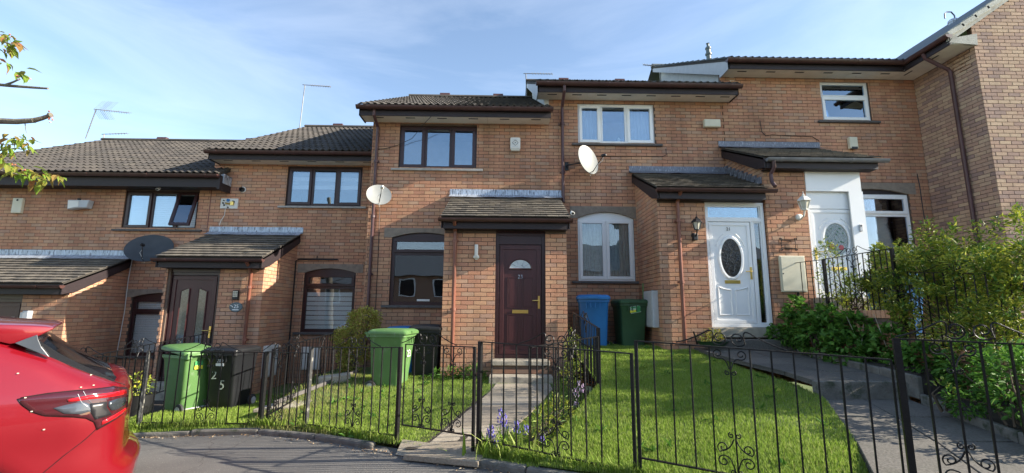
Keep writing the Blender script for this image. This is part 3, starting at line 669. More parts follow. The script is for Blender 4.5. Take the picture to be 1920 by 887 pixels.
sheet('path_bed', lambda u, v: Vector((-.95+u*.8+v*.85, 4.7-.25*u+(2.5+.25*u)*v, z_23(-.95+u*.8+v*.85, 4.7-.25*u+(2.5+.25*u)*v)+.004)), lin(0, 1, 8), lin(0, 1, 16), MT['soil'])
# gate threshold
sheet('gate_threshold', lambda u, v: Vector((-1.02+.80*u, (4.86-.46*u)-.22+.30*v, street(-1.02+.8*u)+.015+.06*v)), lin(0, 1, 8), lin(0, 1, 6), MT['pathslab'])

# kerb edging along the gardens
kerb = empty('kerb', (0, 4, .1), None, None); kerb['kind'] = 'structure'
x = -9.0
while x < 6.5:
    L_ = .88*random.uniform(.96, 1.04); x2 = x
    while (x2-x)**2+(yfront(x2)-yfront(x))**2 < L_*L_: x2 += .01
    if not (-.98 < (x+x2)/2 < -.30 or 2.45 < (x+x2)/2 < 2.7):
        a, c = Vector((x, yfront(x)-.13, street(x))), Vector((x2, yfront(x2)-.13, street(x2))); d = (c-a).normalized()*.004; j = random.uniform(-.012, .012)
        b = MB(); b.obox((a+c)/2+Vector((0, 0, -.04+j)), (c-a)/2-d, Vector((-(c-a).y, (c-a).x, 0)).normalized()*.045, (0, 0, .10)); b.build('kerb_stone', MT['kerb'], kerb, bevel=.025)
    x = x2

# path of number 21 (lower flight, step, upper flight)
p21 = empty('garden_path', (3, 5, .5), None, None); p21['kind'] = 'structure'
def xpr(y):    # right edge of that path
    pts = [(2.2, 3.55), (3.6, 4.10), (5.2, 4.52), (6.6, 4.62), (8.06, 4.95)]
    if y <= pts[0][0]: return pts[0][1]
    for (a, b), (c, d) in zip(pts, pts[1:]):
        if a <= y <= c: return b+(d-b)*(y-a)/(c-a)
    return pts[-1][1]
zlow = lambda x, y: .40+.055*(y-2.5); zup = lambda x, y: .735+.05*(y-5.2)
def run_slabs(y0, y1, n, zf, cols=2):
    for i in range(n):
        ya, yb = y0+(y1-y0)*i/n, y0+(y1-y0)*(i+1)/n
        for c in range(cols):
            f = lambda y, t: (xpath(y)+(xpr(y)-xpath(y))*t, y)
            slab_piece(p21, [f(ya, c/cols), f(ya, (c+1)/cols), f(yb, (c+1)/cols), f(yb, c/cols)], lambda x, y: zf(x, y)+random.uniform(-.003, .003), .06, 'slab', random.random())
run_slabs(2.45, 5.2, 4, zlow, 2); run_slabs(5.26, 8.03, 5, zup, 2)
b = MB(); b.prism([(xpath(5.2)-.0, 5.17, .735), (xpr(5.2), 5.17, .735), (xpr(5.2), 5.17, .45), (xpath(5.2), 5.17, .45)], (0, .09, 0)); b.build('step_riser', MT['kerb'], p21, bevel=.008)
for (ya, yb, zf) in ((2.45, 5.2, zlow), (5.26, 8.03, zup)):
    sheet('path_bed', lambda u, v: Vector((xpath(ya+(yb-ya)*v)+(xpr(ya+(yb-ya)*v)-xpath(ya+(yb-ya)*v))*u, ya+(yb-ya)*v, zf(0, ya+(yb-ya)*v)-.015)), lin(0, 1, 4), lin(0, 1, 10), MT['soil'])
y = 2.6
while y < 7.9:
    y2 = y+.60; zf = zlow if y < 5 else zup; b = MB(); a, c = Vector((xpr(y)+.03, y, zf(0, y))), Vector((xpr(y2)+.03, y2, zf(0, y2)))
    b.obox((a+c)/2+Vector((0, 0, -.03+random.uniform(-.01, .012))), (c-a)/2*.985, (.03, 0, 0), (0, 0, .12)); b.build('edging_stone', MT['kerb'], p21, bevel=.012); y = y2
# planting bed right of the path, up to the retaining wall of number 19
def bed(u, v):
    y = 1.6+7.8*v; x = xpr(y)+.05+(9.0-xpr(y))*u
    z = (zlow if y < 5.2 else zup)(0, y)+.05+ .10*min(1, u*6)+.03*nz(x, y, 3)
    return Vector((x, y, z))
sheet('planting_bed', bed, lin(0, 1, 40), lin(0, 1, 50), MT['soil'])

# ------------------------------------------------------------------ the houses
YA, YB = 9.4, 8.05          # main wall and porch face of 23, 21, 19
YC, YD = 10.4, 9.05         # the same for 27 and 25, set back
P30 = R(27.8)
def house(label, x, y, z): return empty('terraced_house', (x, y, z), label, 'house', 'stepped brick terrace houses')
H27 = house('brick terrace house at the far left, its upstairs sash open', -9.9, YC, -.3)
H25 = house('brick terrace house with the round slate plaque beside a brown door with two long lights', -4.8, YC, -.3)
H23 = house('brick terrace house with the brown fan-light door in the middle of the row', -.85, YA, 0)
H21 = house('brick terrace house with the white oval-light door reading 21', 2.95, YA, .5)
H19 = house('brick terrace house with the white door of leaded red roses, right of door 21', 7.0, YA, 1)
HW = house('sunlit brick gable-fronted house end at the far right', 12.0, YB, 1)
BW = {h.name: Brickwork(h) for h in (H27, H25, H23, H21, H19)}; BW[HW.name] = Brickwork(HW, 'wingbrick')
def facade(h, x0, x1, z0, z1, Y, holes, seed=0, name='front_wall'):
    return BW[h.name].wall(name, (0, Y, 0), (1, 0, 0), (0, -1, 0), [(x0, z0), (x1, z0), (x1, z1), (x0, z1)], holes, seed=seed)
def sidewall(h, X, facing, poly, holes=(), seed=0, name='side_wall'):
    """poly in (y, z); facing +1 looks right, -1 looks left"""
    return BW[h.name].wall(name, (X-facing*.001, 0, 0), (0, 1, 0), (facing, 0, 0), poly, holes, seed=seed)
def inner_wall(h, x0, x1, Y, z0, z1):
    b = MB(); b.box(x0, x1, Y, Y+.1, z0, z1); return b.build('party_wall', MT['mortar'], h)

def main_roof(h, x0, x1, ye, ze, yr, mk='rooftile', soffit=True, zsof=None, fas=.17, fx=None, gx=None, verge_l=True, verge_r=False, gm='gutter', vm='fascia', vents=True, sofw=.5, sofm='soffit', yw=None):
    """eave line at (ye, ze) from x0 to x1, ridge at depth yr; back slope closes the roof"""
    Ls = (yr-ye)/math.cos(P30); roof = tiles(h, x0, x1, ye, ze, P30, Ls, mk)
    zr = ze+(yr-ye)*math.tan(P30)
    b = MB(); b.add([(x0, yr, zr+.02), (x1, yr, zr+.02), (x1, 2*yr-ye, ze), (x0, 2*yr-ye, ze)], [(0, 1, 2, 3)]); b.build('back_slope', MT[mk], roof)
    ridge(h, roof, x0, x1, yr, zr+.03, mk)
    for k in range(2):
        xx = x0+(x1-x0)*(.28+.42*k); b = MB(); b.prism([(xx-.16, yr-.09, zr+.05), (xx-.16, yr+.09, zr+.05), (xx-.16, yr+.05, zr+.15), (xx-.16, yr-.05, zr+.15)], (.32, 0, 0)); b.build('ridge_vent', MT['gutter'], roof, bevel=.01)
    gx = gx or (x0-.02, x1+.02); gutter(h, (gx[0], ye-.015, ze-.02), (gx[1], ye-.015, ze-.02), gm)
    yf = ye+.05; b = MB(); b.box(x0+.02, x1-.02, yf, yf+.022, ze-.03-fas, ze-.012); b.build('fascia', MT['fascia'], h)
    if soffit:
        zs = ze-.03-fas+.02; yw_ = yw or ye+.45
        n = max(1, round((x1-x0)/1.22))
        for k in range(n):
            a, c = x0+.03+(x1-x0-.06)*k/n, x0+.03+(x1-x0-.06)*(k+1)/n
            b = MB(); b.box(a+.002, c-.002, yf+.023, yw_, zs, zs+.012); s_ = b.build('soffit_board', MT[sofm], h)
            if vents:
                for t in (.2, .7): b = MB(); xx = a+(c-a)*t; b.box(xx, xx+.20, yf+.13, yf+.165, zs-.004, zs+.001); b.build('soffit_vent', MT['black'], s_)
    for flag, xs, sg in ((verge_l, x0, -1), (verge_r, x1, 1)):
        if flag:
            zs = ze-.03-fas; t_ = math.tan(P30); xv = xs+.02*(-sg)
            b = MB(); b.prism([(xv, yf, zs), (xv, yf, ze+.01), (xv, yr, zr+.01), (xv, yr, zr-.18), (xv, ye+.47, ze-.12), (xv, ye+.47, zs)], (.022*sg*-1, 0, 0)); b.build('bargeboard', MT[vm if sg < 0 else 'fascia'], h)
    return roof, zr

# ---- number 27
w27 = (-8.78, -7.09, 3.27, 4.17); l27 = (-8.30, -7.0, .45, 1.72)
facade(H27, -13.4, -6.82, -.6, 4.3, YC, [w27, *lintel_holes(l27[0], l27[1], l27[2], 1.72, 1.90, YC)], 0)
window(H27, *w27, YC, [(0, .36, 0, 1, 1, 0), (.36, .70, 0, 1, 0, 0), (.70, 1, 0, 1, 1, .26)], sw=.16, sill='sillstone')
window(H27, *l27, YC, [(0, 1, 0, .74, 0, 0), (0, 1, .74, 1, 1, 0)], arch=.1, gm='darkglass'); lintel(H27, l27[0], l27[1], 1.72, 1.90, YC, .1)
main_roof(H27, -13.4, -6.42, YC-.45, 4.46, 14.7, soffit=True, sofm='fascia', fas=.26, vents=False, verge_r=False)
b = MB(); b.box(-6.44, -6.38, YC-.42, YC+.02, 4.12, 4.44); b.build('eave_box_end', MT['fascia'], H27)
b = MB(); b.prism([(-6.60, YC-.03, 4.34), (-6.36, YC-.03, 4.28), (-6.36, YC-.03, 4.50), (-6.60, YC-.03, 4.46)], (0, -.30, .0)); b.build('flashing', MT['lead'], H27)
# ---- number 25
w25 = (-5.10, -3.35, 3.85, 4.80); l25 = (-4.52, -3.36, .98, 2.30)
facade(H25, -6.81, -2.87, -.6, 4.9, YC, [w25, *lintel_holes(l25[0], l25[1], l25[2], 2.30, 2.50, YC)], 1)
b = MB(); b.box(-6.83, -6.805, YC-.003, YC+.01, -.6, 4.3); b.build('movement_joint', MT['pipe'], H25)
window(H25, *w25, YC, [(0, .33, 0, 1, 1, 0), (.33, .66, 0, 1, 0, 0), (.66, 1, 0, 1, 1, 0)], sill='sillpale')
window(H25, *l25, YC, [(0, 1, 0, .76, 0, 0), (0, 1, .76, 1, 1, 0)], arch=.1, gm='darkglass'); lintel(H25, l25[0], l25[1], 2.30, 2.50, YC, .1)
main_roof(H25, -6.74, -2.86, YC-.45, 5.02, 14.7, soffit=True)
# ---- number 23
w23 = (-2.28, -.61, 4.47, 5.44); l23 = (-2.34, -1.0, 1.58, 2.99)
facade(H23, -2.86, .95, -.6, 5.56, YA, [w23, *lintel_holes(l23[0], l23[1], l23[2], 2.97, 3.17, YA)], 2)
sidewall(H23, -2.86, -1, [(YA+.021, -.6), (YC, -.6), (YC, 5.5), (YA+.021, 5.5)], seed=2)
window(H23, *w23, YA, [(0, .33, 0, 1, 1, 0), (.33, .67, 0, 1, 0, 0), (.67, 1, 0, 1, 1, 0)], sill='sillpale')
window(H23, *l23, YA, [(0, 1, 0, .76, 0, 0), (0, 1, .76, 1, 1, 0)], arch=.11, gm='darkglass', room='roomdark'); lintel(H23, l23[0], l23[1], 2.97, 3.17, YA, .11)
main_roof(H23, -3.07, .98, YA-.45, 5.68, 13.7, soffit=True)
b = MB()
# ---- number 21
w21 = (1.59, 3.28, 5.08, 6.01); l21 = (1.55, 2.74, 2.10, 3.42)
facade(H21, .953, 4.798, 0, 6.16, YA, [w21, *lintel_holes(l21[0], l21[1], l21[2], 3.42, 3.68, YA)], 3)
window(H21, *w21, YA, [(0, .30, 0, 1, 1, 0), (.30, .64, 0, 1, 0, 0), (.64, 1, 0, 1, 1, 0)], fm='white')
window(H21, *l21, YA, [(0, .5, 0, 1, 1, 0), (.5, 1, 0, 1, 1, 0)], fm='white', arch=.14, gm='darkglass'); lintel(H21, l21[0], l21[1], 3.42, 3.68, YA, .14)
main_roof(H21, .66, 5.0, YA-.45, 6.26, 13.7, vm='greybox', soffit=True, verge_r=True)
b = MB(); zr_ = 6.26+(13.7-8.95)*math.tan(P30); b.prism([(.86, YA, 5.6), (.86, 13.7, 5.6), (.86, 13.7, zr_-.1), (.86, YA, 6.26+.45*math.tan(P30)-.1)], (.1, 0, 0)); b.build('gable_board', MT['plaster'], H21)
# ---- number 19
w19 = (7.05, 8.15, 5.68, 6.62); l19 = (7.15, 8.74, 2.72, 4.02)
facade(H19, 4.80, 9.26, .5, 6.78, YA, [w19, *lintel_holes(l19[0], l19[1], l19[2], 4.02, 4.27, YA)], 4)
window(H19, *w19, YA, [(0, 1, 0, .62, 1, 0), (0, 1, .62, 1, 0, 0)], fm='white')
window(H19, *l19, YA, [(0, 1, 0, .66, 0, 0), (0, .32, .66, 1, 1, 0), (.32, 1, .66, 1, 1, 0)], fm='white', arch=.0, gm='darkglass'); lintel(H19, l19[0], l19[1], 4.02, 4.27, YA, .11)
b = MB(); b.box(l19[0], l19[1], YA+.05, YA+.1, 4.02, 4.15); b.build('window_head', MT['fascia'], H19)
main_roof(H19, 4.78, 8.66, YA-.45, 6.86, 13.7, mk='slate', vm='greybox', soffit=True, gx=(4.74, 8.64))
zr_ = 6.86+(13.7-8.95)*math.tan(P30); b = MB(); b.prism([(5.02, YA, 6.2), (5.02, 13.7, 6.2), (5.02, 13.7, zr_-.1), (5.02, YA, 6.86+.45*math.tan(P30)-.1)], (.1, 0, 0)); b.build('gable_board', MT['plaster'], H19)
# ---- the gable-fronted wing
zg = 6.86; gp = R(34.5); xe = 8.62
sidewall(HW, 9.2, -1, [(YB+.021, .5), (YA, .5), (YA, 6.72), (YB+.021, 6.72)], seed=1)
xk = 13.6; zk = zg+(xk-xe)*math.tan(gp)
BW[HW.name].wall('front_wall', (0, YB, 0), (1, 0, 0), (0, -1, 0), [(9.2, .5), (18.0, .5), (18.0, zg+(2*xk-18.0-xe)*math.tan(gp)-.12), (xk, zk-.12), (9.2, zg+(9.2-xe)*math.tan(gp)-.12)], (), seed=3)
b = MB(); ca, sa = math.cos(gp), math.sin(gp)
b.add([(xe, YB-.10, zg-.02), (xk, YB-.10, zk-.02), (xk, 14, zk-.02), (xe, 14, zg-.02), (2*xk-xe, YB-.1, zg), (2*xk-xe, 14, zg)], [(0, 1, 2, 3), (1, 4, 5, 2)]); wr = b.build('roof', MT['slate'], HW)
n = int((xk-xe)/ca/.345)
for k in range(n):
    s0 = k*.345; x, z = xe+s0*ca, zg+s0*sa; b = MB()
    o1, o2 = .05, .02
    b.prism([(x-sa*o1, YB-.10, z+ca*o1), (x+.40*ca-sa*o2, YB-.10, z+.40*sa+ca*o2), (x+.40*ca+sa*.075, YB-.10, z+.40*sa-ca*.075), (x+sa*.045, YB-.10, z-ca*.045)], (0, .22, 0)); b.r = [random.random()]*len(b.f); b.build('verge_tile', MT['verge'], wr, bevel=.006)
b = MB(); b.prism([(xe+.02, YB-.06, zg-.04), (xk, YB-.06, zk-.04), (xk, YB-.06, zk-.13), (xe+.20, YB-.06, zg-.03), (xe+.02, YB-.06, zg-.12)], (0, .05, 0)); b.build('bargeboard', MT['verge'], HW)
b = MB(); b.prism([(xe+.02, YB-.065, zg-.16), (9.2, YB-.065, zg-.2), (9.22, YB-.065, zg+.04), (xe+.1, YB-.065, zg-.06)], (0, .05, 0)); b.build('kneeler_board', MT['verge'], HW)
gutter(HW, (xe-.02, YA-.44, zg-.02), (xe-.02, YB-.12, zg-.02))
b = MB(); b.box(xe+.03, xe+.052, YB-.06, YA-.375, zg-.20, zg-.012); b.build('fascia', MT['fascia'], HW)
b = MB(); b.box(xe+.053, 9.2, YB-.05, YA-.4, zg-.182, zg-.17); b.box(xe-.02, 9.2, YA-.4, YA, zg-.183, zg-.17); sb = b.build('soffit_board', MT['soffit'], HW)
for t in (.35, .95): b = MB(); b.box(xe+.18, xe+.215, YB+t, YB+t+.2, zg-.187, zg-.181); b.build('soffit_vent', MT['black'], sb)

# ---- porches
def porch(h, x0, x1, y0, yw, zflash, zeave, left, right, door, style, num, zb, ext=(.06, .06), leadk='lead', holes_extra=(), gm='gutter', gx=None, rx=None):
    """lean-to porch: brick front with a doorway, side walls where they can be seen"""
    ze = zeave; ye = y0-.2; ztop = zflash-.15; pit = math.atan2(ztop-ze-.03, yw-ye)
    fz = ze-.20
    facade(h, x0, x1, zb, fz, y0, [(door[0], door[1], zb-.1, fz+.1)] if door else [], seed=x0*3 % 1, name='porch_wall')
    slope = lambda y: ze-.10+(y-ye)*math.tan(pit)
    for flag, X, f in ((left, x0, -1), (right, x1, 1)):
        if flag: sidewall(h, X, f, [(y0+.021, zb), (yw, zb), (yw, slope(yw)), (y0+.021, slope(y0+.021))], name='porch_side_wall')
    rx0, rx1 = rx or (x0-ext[0], x1+ext[1])
    tiles(h, rx0, rx1, ye-.02, ze, pit, (yw-ye)/math.cos(pit)-.02, 'plaintile', True)
    gutter(h, *( ((gx or (rx0-.03, rx1+.03))[0], ye-.045, ze-.03), ((gx or (rx0-.03, rx1+.03))[1], ye-.045, ze-.03)), gm, r=.060)
    b = MB(); b.box(rx0+.05, rx1-.05, ye+.005, ye+.028, ze-.20, ze-.012); b.build('fascia', MT['fascia'], h)
    b = MB(); b.box(rx0+.06, rx1-.06, ye+.029, y0+.02, ze-.198, ze-.185); b.build('porch_soffit', MT['fascia'], h)
    for X, s_, fl in ((rx0, 1, left or left is None), (rx1, -1, right or right is None)):
        if not fl: continue
        b = MB(); b.prism([(X+s_*.01, ye, ze-.20), (X+s_*.01, ye, ze-.01), (X+s_*.01, yw, ztop-.04), (X+s_*.01, yw, ztop-.22), (X+s_*.01, y0+.1, ze-.20+.25*math.tan(pit)*.6)], (s_*.022, 0, 0)); b.build('bargeboard', MT['fascia'], h)
    # lead flashing dressed over the top course and up the wall
    n = 40; V = []
    for k in range(n+1):
        x = rx0-.04+(rx1-rx0+.08)*k/n; j = .006*nz(x*9, 1, 1)
        V += [(x, yw-.008+j*.3, zflash+.004*nz(x*5, 7, 1)), (x, yw-.012+j*.3, ztop+.035), (x, yw-.06+j, ztop+.012), (x, yw-.21+j, ztop-.062-.014*nz(x*4, 2, 1))]
    b = MB(); b.add(V, [(4*k+i, 4*k+i+4, 4*k+i+5, 4*k+i+1) for k in range(n) for i in range(3)]); fl = b.build('flashing', MT[leadk], h, smooth=True)
    b = MB(); b.box(rx0-.04, rx1+.04, yw-.006, yw+.004, ztop, zflash-.004); b.build('flashing_upstand', MT[leadk], h)
    if door:
        b = MB(); front_door(h, door[0], door[1], door[2], door[3], y0, style, num)
        if fz > door[3]+.005: b = MB(); b.box(door[0], door[1], y0+.03, y0+.1, door[3]+.001, fz); b.build('door_head', MT['brown' if style in ('fan', 'two', 'plain') else 'white'], h)
    return pit
porch(H27, -11.6, -8.45, YD, YC, 2.77, 1.93, False, True, (-10.4, -9.31, -.3, 1.70), 'plain', None, -.6)
porch(H25, -6.66, -4.73, YD, YC, 3.34, 2.46, True, True, (-6.60, -5.58, .12, 2.25), 'two', None, -.6)
porch(H23, -1.07, 1.12, YB, YA, 4.02, 3.10, True, True, (-.15, .74, .67, 2.88), 'fan', ('23', (.5, .70), .095, MT['lead']), -.2, rx=(-1.12, 1.17))
porch(H21, 2.79, 4.78, YB, YA, 4.58, 3.68, True, False, (3.66, 4.77, 1.22, 3.48), 'oval', ('21', (.48, .925), .085, MT['black']), .3, leadk='lead_old', rx=(2.72, 4.74), gx=(2.70, 4.86))
porch(H19, 4.79, 6.62, YB, YA, 5.17, 4.27, True, False, (5.56, 6.61, 1.75, 3.78), 'oval2', None, .3, leadk='lead_old', rx=(4.70, 6.86), gm='greygutter', gx=(4.74, 6.96))
b = MB(); b.box(5.57, 6.60, YB-.006, YB+.02, 3.70, 4.07); b.build('door_head_panel', MT['white'], H19)
b = MB(); b.box(6.36, 6.62, YB-.006, YB+.02, 1.75, 3.70); b.box(6.60, 6.62, YB+.02, YA, 1.5, 4.05); b.build('door_side_panel', MT['white'], H19)
# stepped soakers between the lower porch roof and the higher porch
b = MB()
for k in range(9):
    y = YB+.05+k*.15; z = 3.72+(y-7.85)*.505; b.box(4.745, 4.787, y, y+.17, z, z+.13)
b.build('stepped_flashing', MT['lead_old'], H21)
# doorsteps
def step(h, x0, x1, y0, y1, z0, z1, mk='step', name='doorstep'): b = MB(); b.box(x0, x1, y0, y1, z0, z1); return b.build(name, MT[mk], h, bevel=.012)
step(H23, -.19, .78, YB-.30, YB+.12, .585, .665); 
BW[H23.name].wall('step_wall', (0, YB-.26, 0), (1, 0, 0), (0, -1, 0), [(-.17, 0), (.76, 0), (.76, .584), (-.17, .584)], thick=.24)
step(H23, -.22, .80, YB-.62, YB-.27, .10, .45)
step(H21, 3.62, 4.8, YB-.10, YB+.1, 1.05, 1.215); step(H21, 3.45, 4.9, YB-.36, YB-.11, .6, 1.03, 'slab')
step(H19, 5.5, 6.65, YB-.4, YB+.1, 1.4, 1.74)
step(H25, -6.62, -5.5, YD-.35, YD+.08, -.4, .11)
# downpipes
downpipe(H23, [(-2.74, YA-.40, 5.62), (-2.74, YA-.40, 5.5), (-2.74, YA-.06, 5.36), (-2.74, YA-.06, .1)], 'darkpipe', clips=(4.6, 3.4, 2.2, 1.0))
downpipe(H21, [(1.24, YA-.46, 6.2), (1.24, YA-.46, 6.08), (1.24, YA-.07, 5.86), (1.24, YA-.07, 3.75)], 'darkpipe', clips=(5.5, 4.4))
downpipe(H23, [(-.87, YB-.25, 3.03), (-.87, YB-.06, 2.86), (-.87, YB-.06, .40)], 'pipe', clips=(2.7, 1.5))
downpipe(H25, [(-4.95, YD-.25, 2.38), (-4.95, YD-.06, 2.2), (-4.95, YD-.06, -.1)], 'pipe', clips=(1.9, .9))
downpipe(H21, [(3.14, YB-.25, 3.62), (3.14, YB-.06, 3.45), (3.14, YB-.06, .95)], 'pipe', clips=(3.1, 2.0))
downpipe(H19, [(4.86, YB-.245, 4.22), (4.86, YB-.245, 4.08), (4.86, YB-.13, 3.98), (4.86, YB-.13, 3.84), (4.86, YB-.22, 3.72)], 'darkpipe', r=.033)
downpipe(HW, [(8.62, 8.52, 6.78), (8.66, 8.52, 6.68), (9.10, 8.52, 6.44), (9.14, 8.52, 6.38), (9.14, 8.52, 1.4)], 'darkpipe', r=.036)
for h in BW.values(): h.finish()

# ------------------------------------------------------------------ iron railings
def spiral(cx, cz, r0, r1, a0, turns, n=18):
    return [(cx+(r0+(r1-r0)*k/n)*math.cos(a0+turns*2*math.pi*k/n), cz+(r0+(r1-r0)*k/n)*math.sin(a0+turns*2*math.pi*k/n)) for k in range(n+1)]
def bez(p, q, r, n=8):
    return [((1-t)**2*p[0]+2*t*(1-t)*q[0]+t*t*r[0], (1-t)**2*p[1]+2*t*(1-t)*q[1]+t*t*r[1]) for t in (k/n for k in range(1, n+1))]
def crest_curves(half=.36):
    o = []
    for s in (1, -1):
        sp = spiral(.062, .062, .012, .056, math.pi*1.1, 1.35); e = sp[-1]
        o.append([(s*x, z) for x, z in sp+bez(e, (.06+.02, .135), (.14, .105))+bez((.14, .105), (.24, .04), (half, .008))])
    return o
def drop_curves():
    o = []
    for s in (1, -1):
        sp = spiral(.075, -.045, .010, .036, 0, -1.3); e = sp[-1]
        o.append([(s*x, z) for x, z in sp+bez(e, (.03, -.06), (.006, -.15))]); o.append([(s*x, z) for x, z in spiral(.020, -.175, .005, .018, 0, 1.2, 10)])
    return o
def foot_curves():
    o = []
    for s in (1, -1):
        sp = spiral(.078, .085, .010, .040, math.pi*.2, 1.25); o.append([(s*x, z) for x, z in sp+bez(sp[-1], (.03, .12), (.005, .012))])
        sp = spiral(.078, .175, .010, .038, math.pi*.2, -1.25); o.append([(s*x, z) for x, z in sp+bez(sp[-1], (.03, .16), (.008, .235))])
        o.append([(s*x, z) for x, z in spiral(.022, .262, .005, .020, 0, 1.2, 10)])
        o.append([(s*x, z) for x, z in spiral(.022, .020, .004, .016, 0, -1.1, 8)])
    return o
def railing(name, cat, label, p, q, zt0, zt1, h=.85, sp=.128, posts=(1, 1), orn=(.5,), group='black iron garden railings', ptop=.004, pfoot=.28, crest=None, bars_down=0, square=.0105, pmat='iron', flat=False):
    p, q = Vector((*p, 0)), Vector((*q, 0)); d = q-p; Ln = d.length; u = d.normalized(); nrm = Vector((-u.y, u.x, 0))
    base = Vector((p.x, p.y, zt0-h-.15)); e = empty(name, base, label, cat, group)
    zt = lambda t: zt0+(zt1-zt0)*t
    P = lambda s, v, off=0: p+u*s+Vector((0, 0, zt(s/Ln)+v))+nrm*off
    b = MB(); b.bar(P(0, 0), P(Ln, 0), .028, .009); b.build('top_rail', MT['iron'], e)
    b = MB(); b.bar(P(0, -h), P(Ln, -h), .024, .009); b.build('bottom_rail', MT['iron'], e)
    n = max(2, round(Ln/sp)); orn_i = [round(o_*n) for o_ in orn]
    bm_ = MB(); bm_.box(-square/2, square/2, -square/2, square/2, -h-bars_down, -.004); me = bm_.mesh('bar', MT['iron'])
    for k in range(n+1):
        if k in (0, n) and posts[0 if k == 0 else 1]: continue
        place('bar', me, e, P(Ln*k/n, 0), (random.gauss(0, .004), random.gauss(0, .004), math.atan2(u.y, u.x)+random.gauss(0, .12)))
    for k, s in enumerate((0, Ln)):
        if posts[k]:
            b = MB(); w_ = {1: .012, 2: .018, 3: .017}[posts[k]]; c = P(s, 0); b.obox(c+Vector((0, 0, (ptop-h-pfoot)/2)), u*w_, nrm*w_, (0, 0, (ptop+h+pfoot)/2)); b.build('post', MT[pmat if posts[k] != 3 else 'ironpost'], e)
    for i, k in enumerate(orn_i):
        s = Ln*k/n
        for nm_, cur, v0 in (('foot_scroll', foot_curves(), -h), ('drop_scroll', drop_curves(), 0)):
            b = MB()
            for c in cur: b.tube([P(s+x, v0+z, -.008) for x, z in c], .0046, 5)
            b.build(nm_, MT['iron'], e, smooth=True)
    cs = crest if crest is not None else (Ln*orn_i[0]/n if orn else None)
    if cs is not None:
        b = MB()
        for c in crest_curves(min(.36, Ln*.45)): b.tube([P(cs+x, z+.004) for x, z in c], .005, 5)
        b.build('crest_scroll', MT['iron'], e, smooth=True)
    return e
def tz(px, py, Y): return at(px, py, Y).z
A_ = lambda px, py, Y: at(px, py, Y)
railing('garden_railing', 'railing', 'front railing panel before the green and black bins marked 25', (-4.47, 5.98), (-3.02, 5.98), .955, .945, .86, posts=(3, 1), orn=(.5,))
railing('garden_gate', 'gate', 'narrow iron gate with one scroll, just left of the flaking pale post', (-2.98, 5.96), (-2.36, 5.70), .955, .965, .86, sp=.115, posts=(2, 0), orn=(.34,))
railing('garden_railing', 'railing', 'front railing panel before the side-on light green bin, right of the flaking post', (-2.31, 5.68), (-1.08, 4.94), 1.035, 1.10, .88, posts=(3, 2), orn=(.52,))
railing('garden_gate', 'gate', 'small iron gate with two foot scrolls closing the pale slab path', (-1.02, 4.90), (-.27, 4.45), 1.135, 1.145, .80, sp=.125, posts=(0, 1), orn=(.28, .68), crest=.30)
railing('garden_railing', 'railing', 'front railing panel with the bluebells growing through it', (-.215, 4.40), (1.01, 3.66), 1.20, 1.165, .87, posts=(2, 1), orn=(.5,), sp=.13)
railing('garden_railing', 'railing', 'long front railing panel across the big lawn below the white door 21', (1.04, 3.63), (2.44, 2.90), 1.265, 1.205, .86, posts=(1, 0), orn=(.45,), sp=.13)
railing('garden_gate', 'gate', 'iron gate at the lower right corner closing the grey slab path', (2.47, 2.88), (3.16, 2.52), 1.335, 1.32, .86, sp=.14, posts=(2, 1), orn=(.38,), crest=.35)
railing('garden_railing', 'railing', 'front railing panel half hidden behind the red car', (-6.1, 6.16), (-4.52, 6.0), .885, .875, .86, posts=(1, 0), orn=(.45,))
railing('garden_railing', 'railing', 'side railing running back past the window with the venetian blind', (-5.42, 6.2), (-5.60, 9.0), .86, 1.03, .80, posts=(1, 1), orn=(.30, .62), sp=.13)
railing('garden_railing', 'railing', 'side railing running back beside the black bin towards the pale meter covers', (-2.93, 6.02), (-3.12, 9.4), .98, 1.10, .80, posts=(2, 1), orn=(.22, .55), sp=.14)
railing('garden_railing', 'railing', 'slanting railing between the pale slab path and the big lawn', (.25, 4.22), (1.21, 5.97), 1.165, 1.165, .80, sp=.13, posts=(0, 2), orn=(.5,))
railing('garden_railing', 'railing', 'dark railing running back in front of the blue bin', (1.24, 6.02), (1.22, 8.0), 1.27, 1.46, .85, sp=.12, posts=(2, 1), orn=(.5,))
railing('garden_railing', 'railing', 'railing on the retaining wall in front of the white rose-glass door', (5.12, 7.15), (5.12, 5.86), 2.33, 2.33, .84, sp=.10, posts=(2, 2), orn=(.5,), pfoot=.1)
railing('garden_railing', 'railing', 'short railing end between the cream meter cover and the white rose-glass door', (5.22, 8.02), (5.14, 7.22), 2.36, 2.33, .80, sp=.17, posts=(1, 0), orn=(), pfoot=.1)
railing('garden_railing', 'railing', 'railing half buried in the golden hedge at the right', (5.13, 5.80), (5.14, 4.3), 2.02, 1.86, .85, sp=.12, posts=(2, 2), orn=(.5,), pfoot=.6)
# gate latch and hinges, small but real
# ------------------------------------------------------------------ retaining wall and upper garden of number 19
RW = empty('retaining_wall', (5.1, 6, .5), 'brick retaining wall under the railing, behind the raspberry bush', 'garden wall'); BW2 = Brickwork(RW)
BW2.wall('wall_face', (5.02, 0, 0), (0, 1, 0), (-1, 0, 0), [(5.8, .3), (8.04, .3), (8.04, 1.42), (5.8, 1.42)], thick=.2)
BW2.wall('wall_face', (5.03, 0, 0), (0, 1, 0), (-1, 0, 0), [(3.4, .2), (5.78, .2), (5.78, .98), (3.4, .98)], thick=.2)
BW2.finish()
k = 0
for (ya, yb, z) in ((5.8, 8.02, 1.42), (3.4, 5.78, .98)):
    y = ya
    while y+.07 < yb: b = MB(); b.box(5.0, 5.235, y+.004, y+.069, z+.002, z+.105); b.r = [.001+random.random()*.99]*6; b.build('coping_brick', MT['brick'], RW, bevel=.004); y += .075
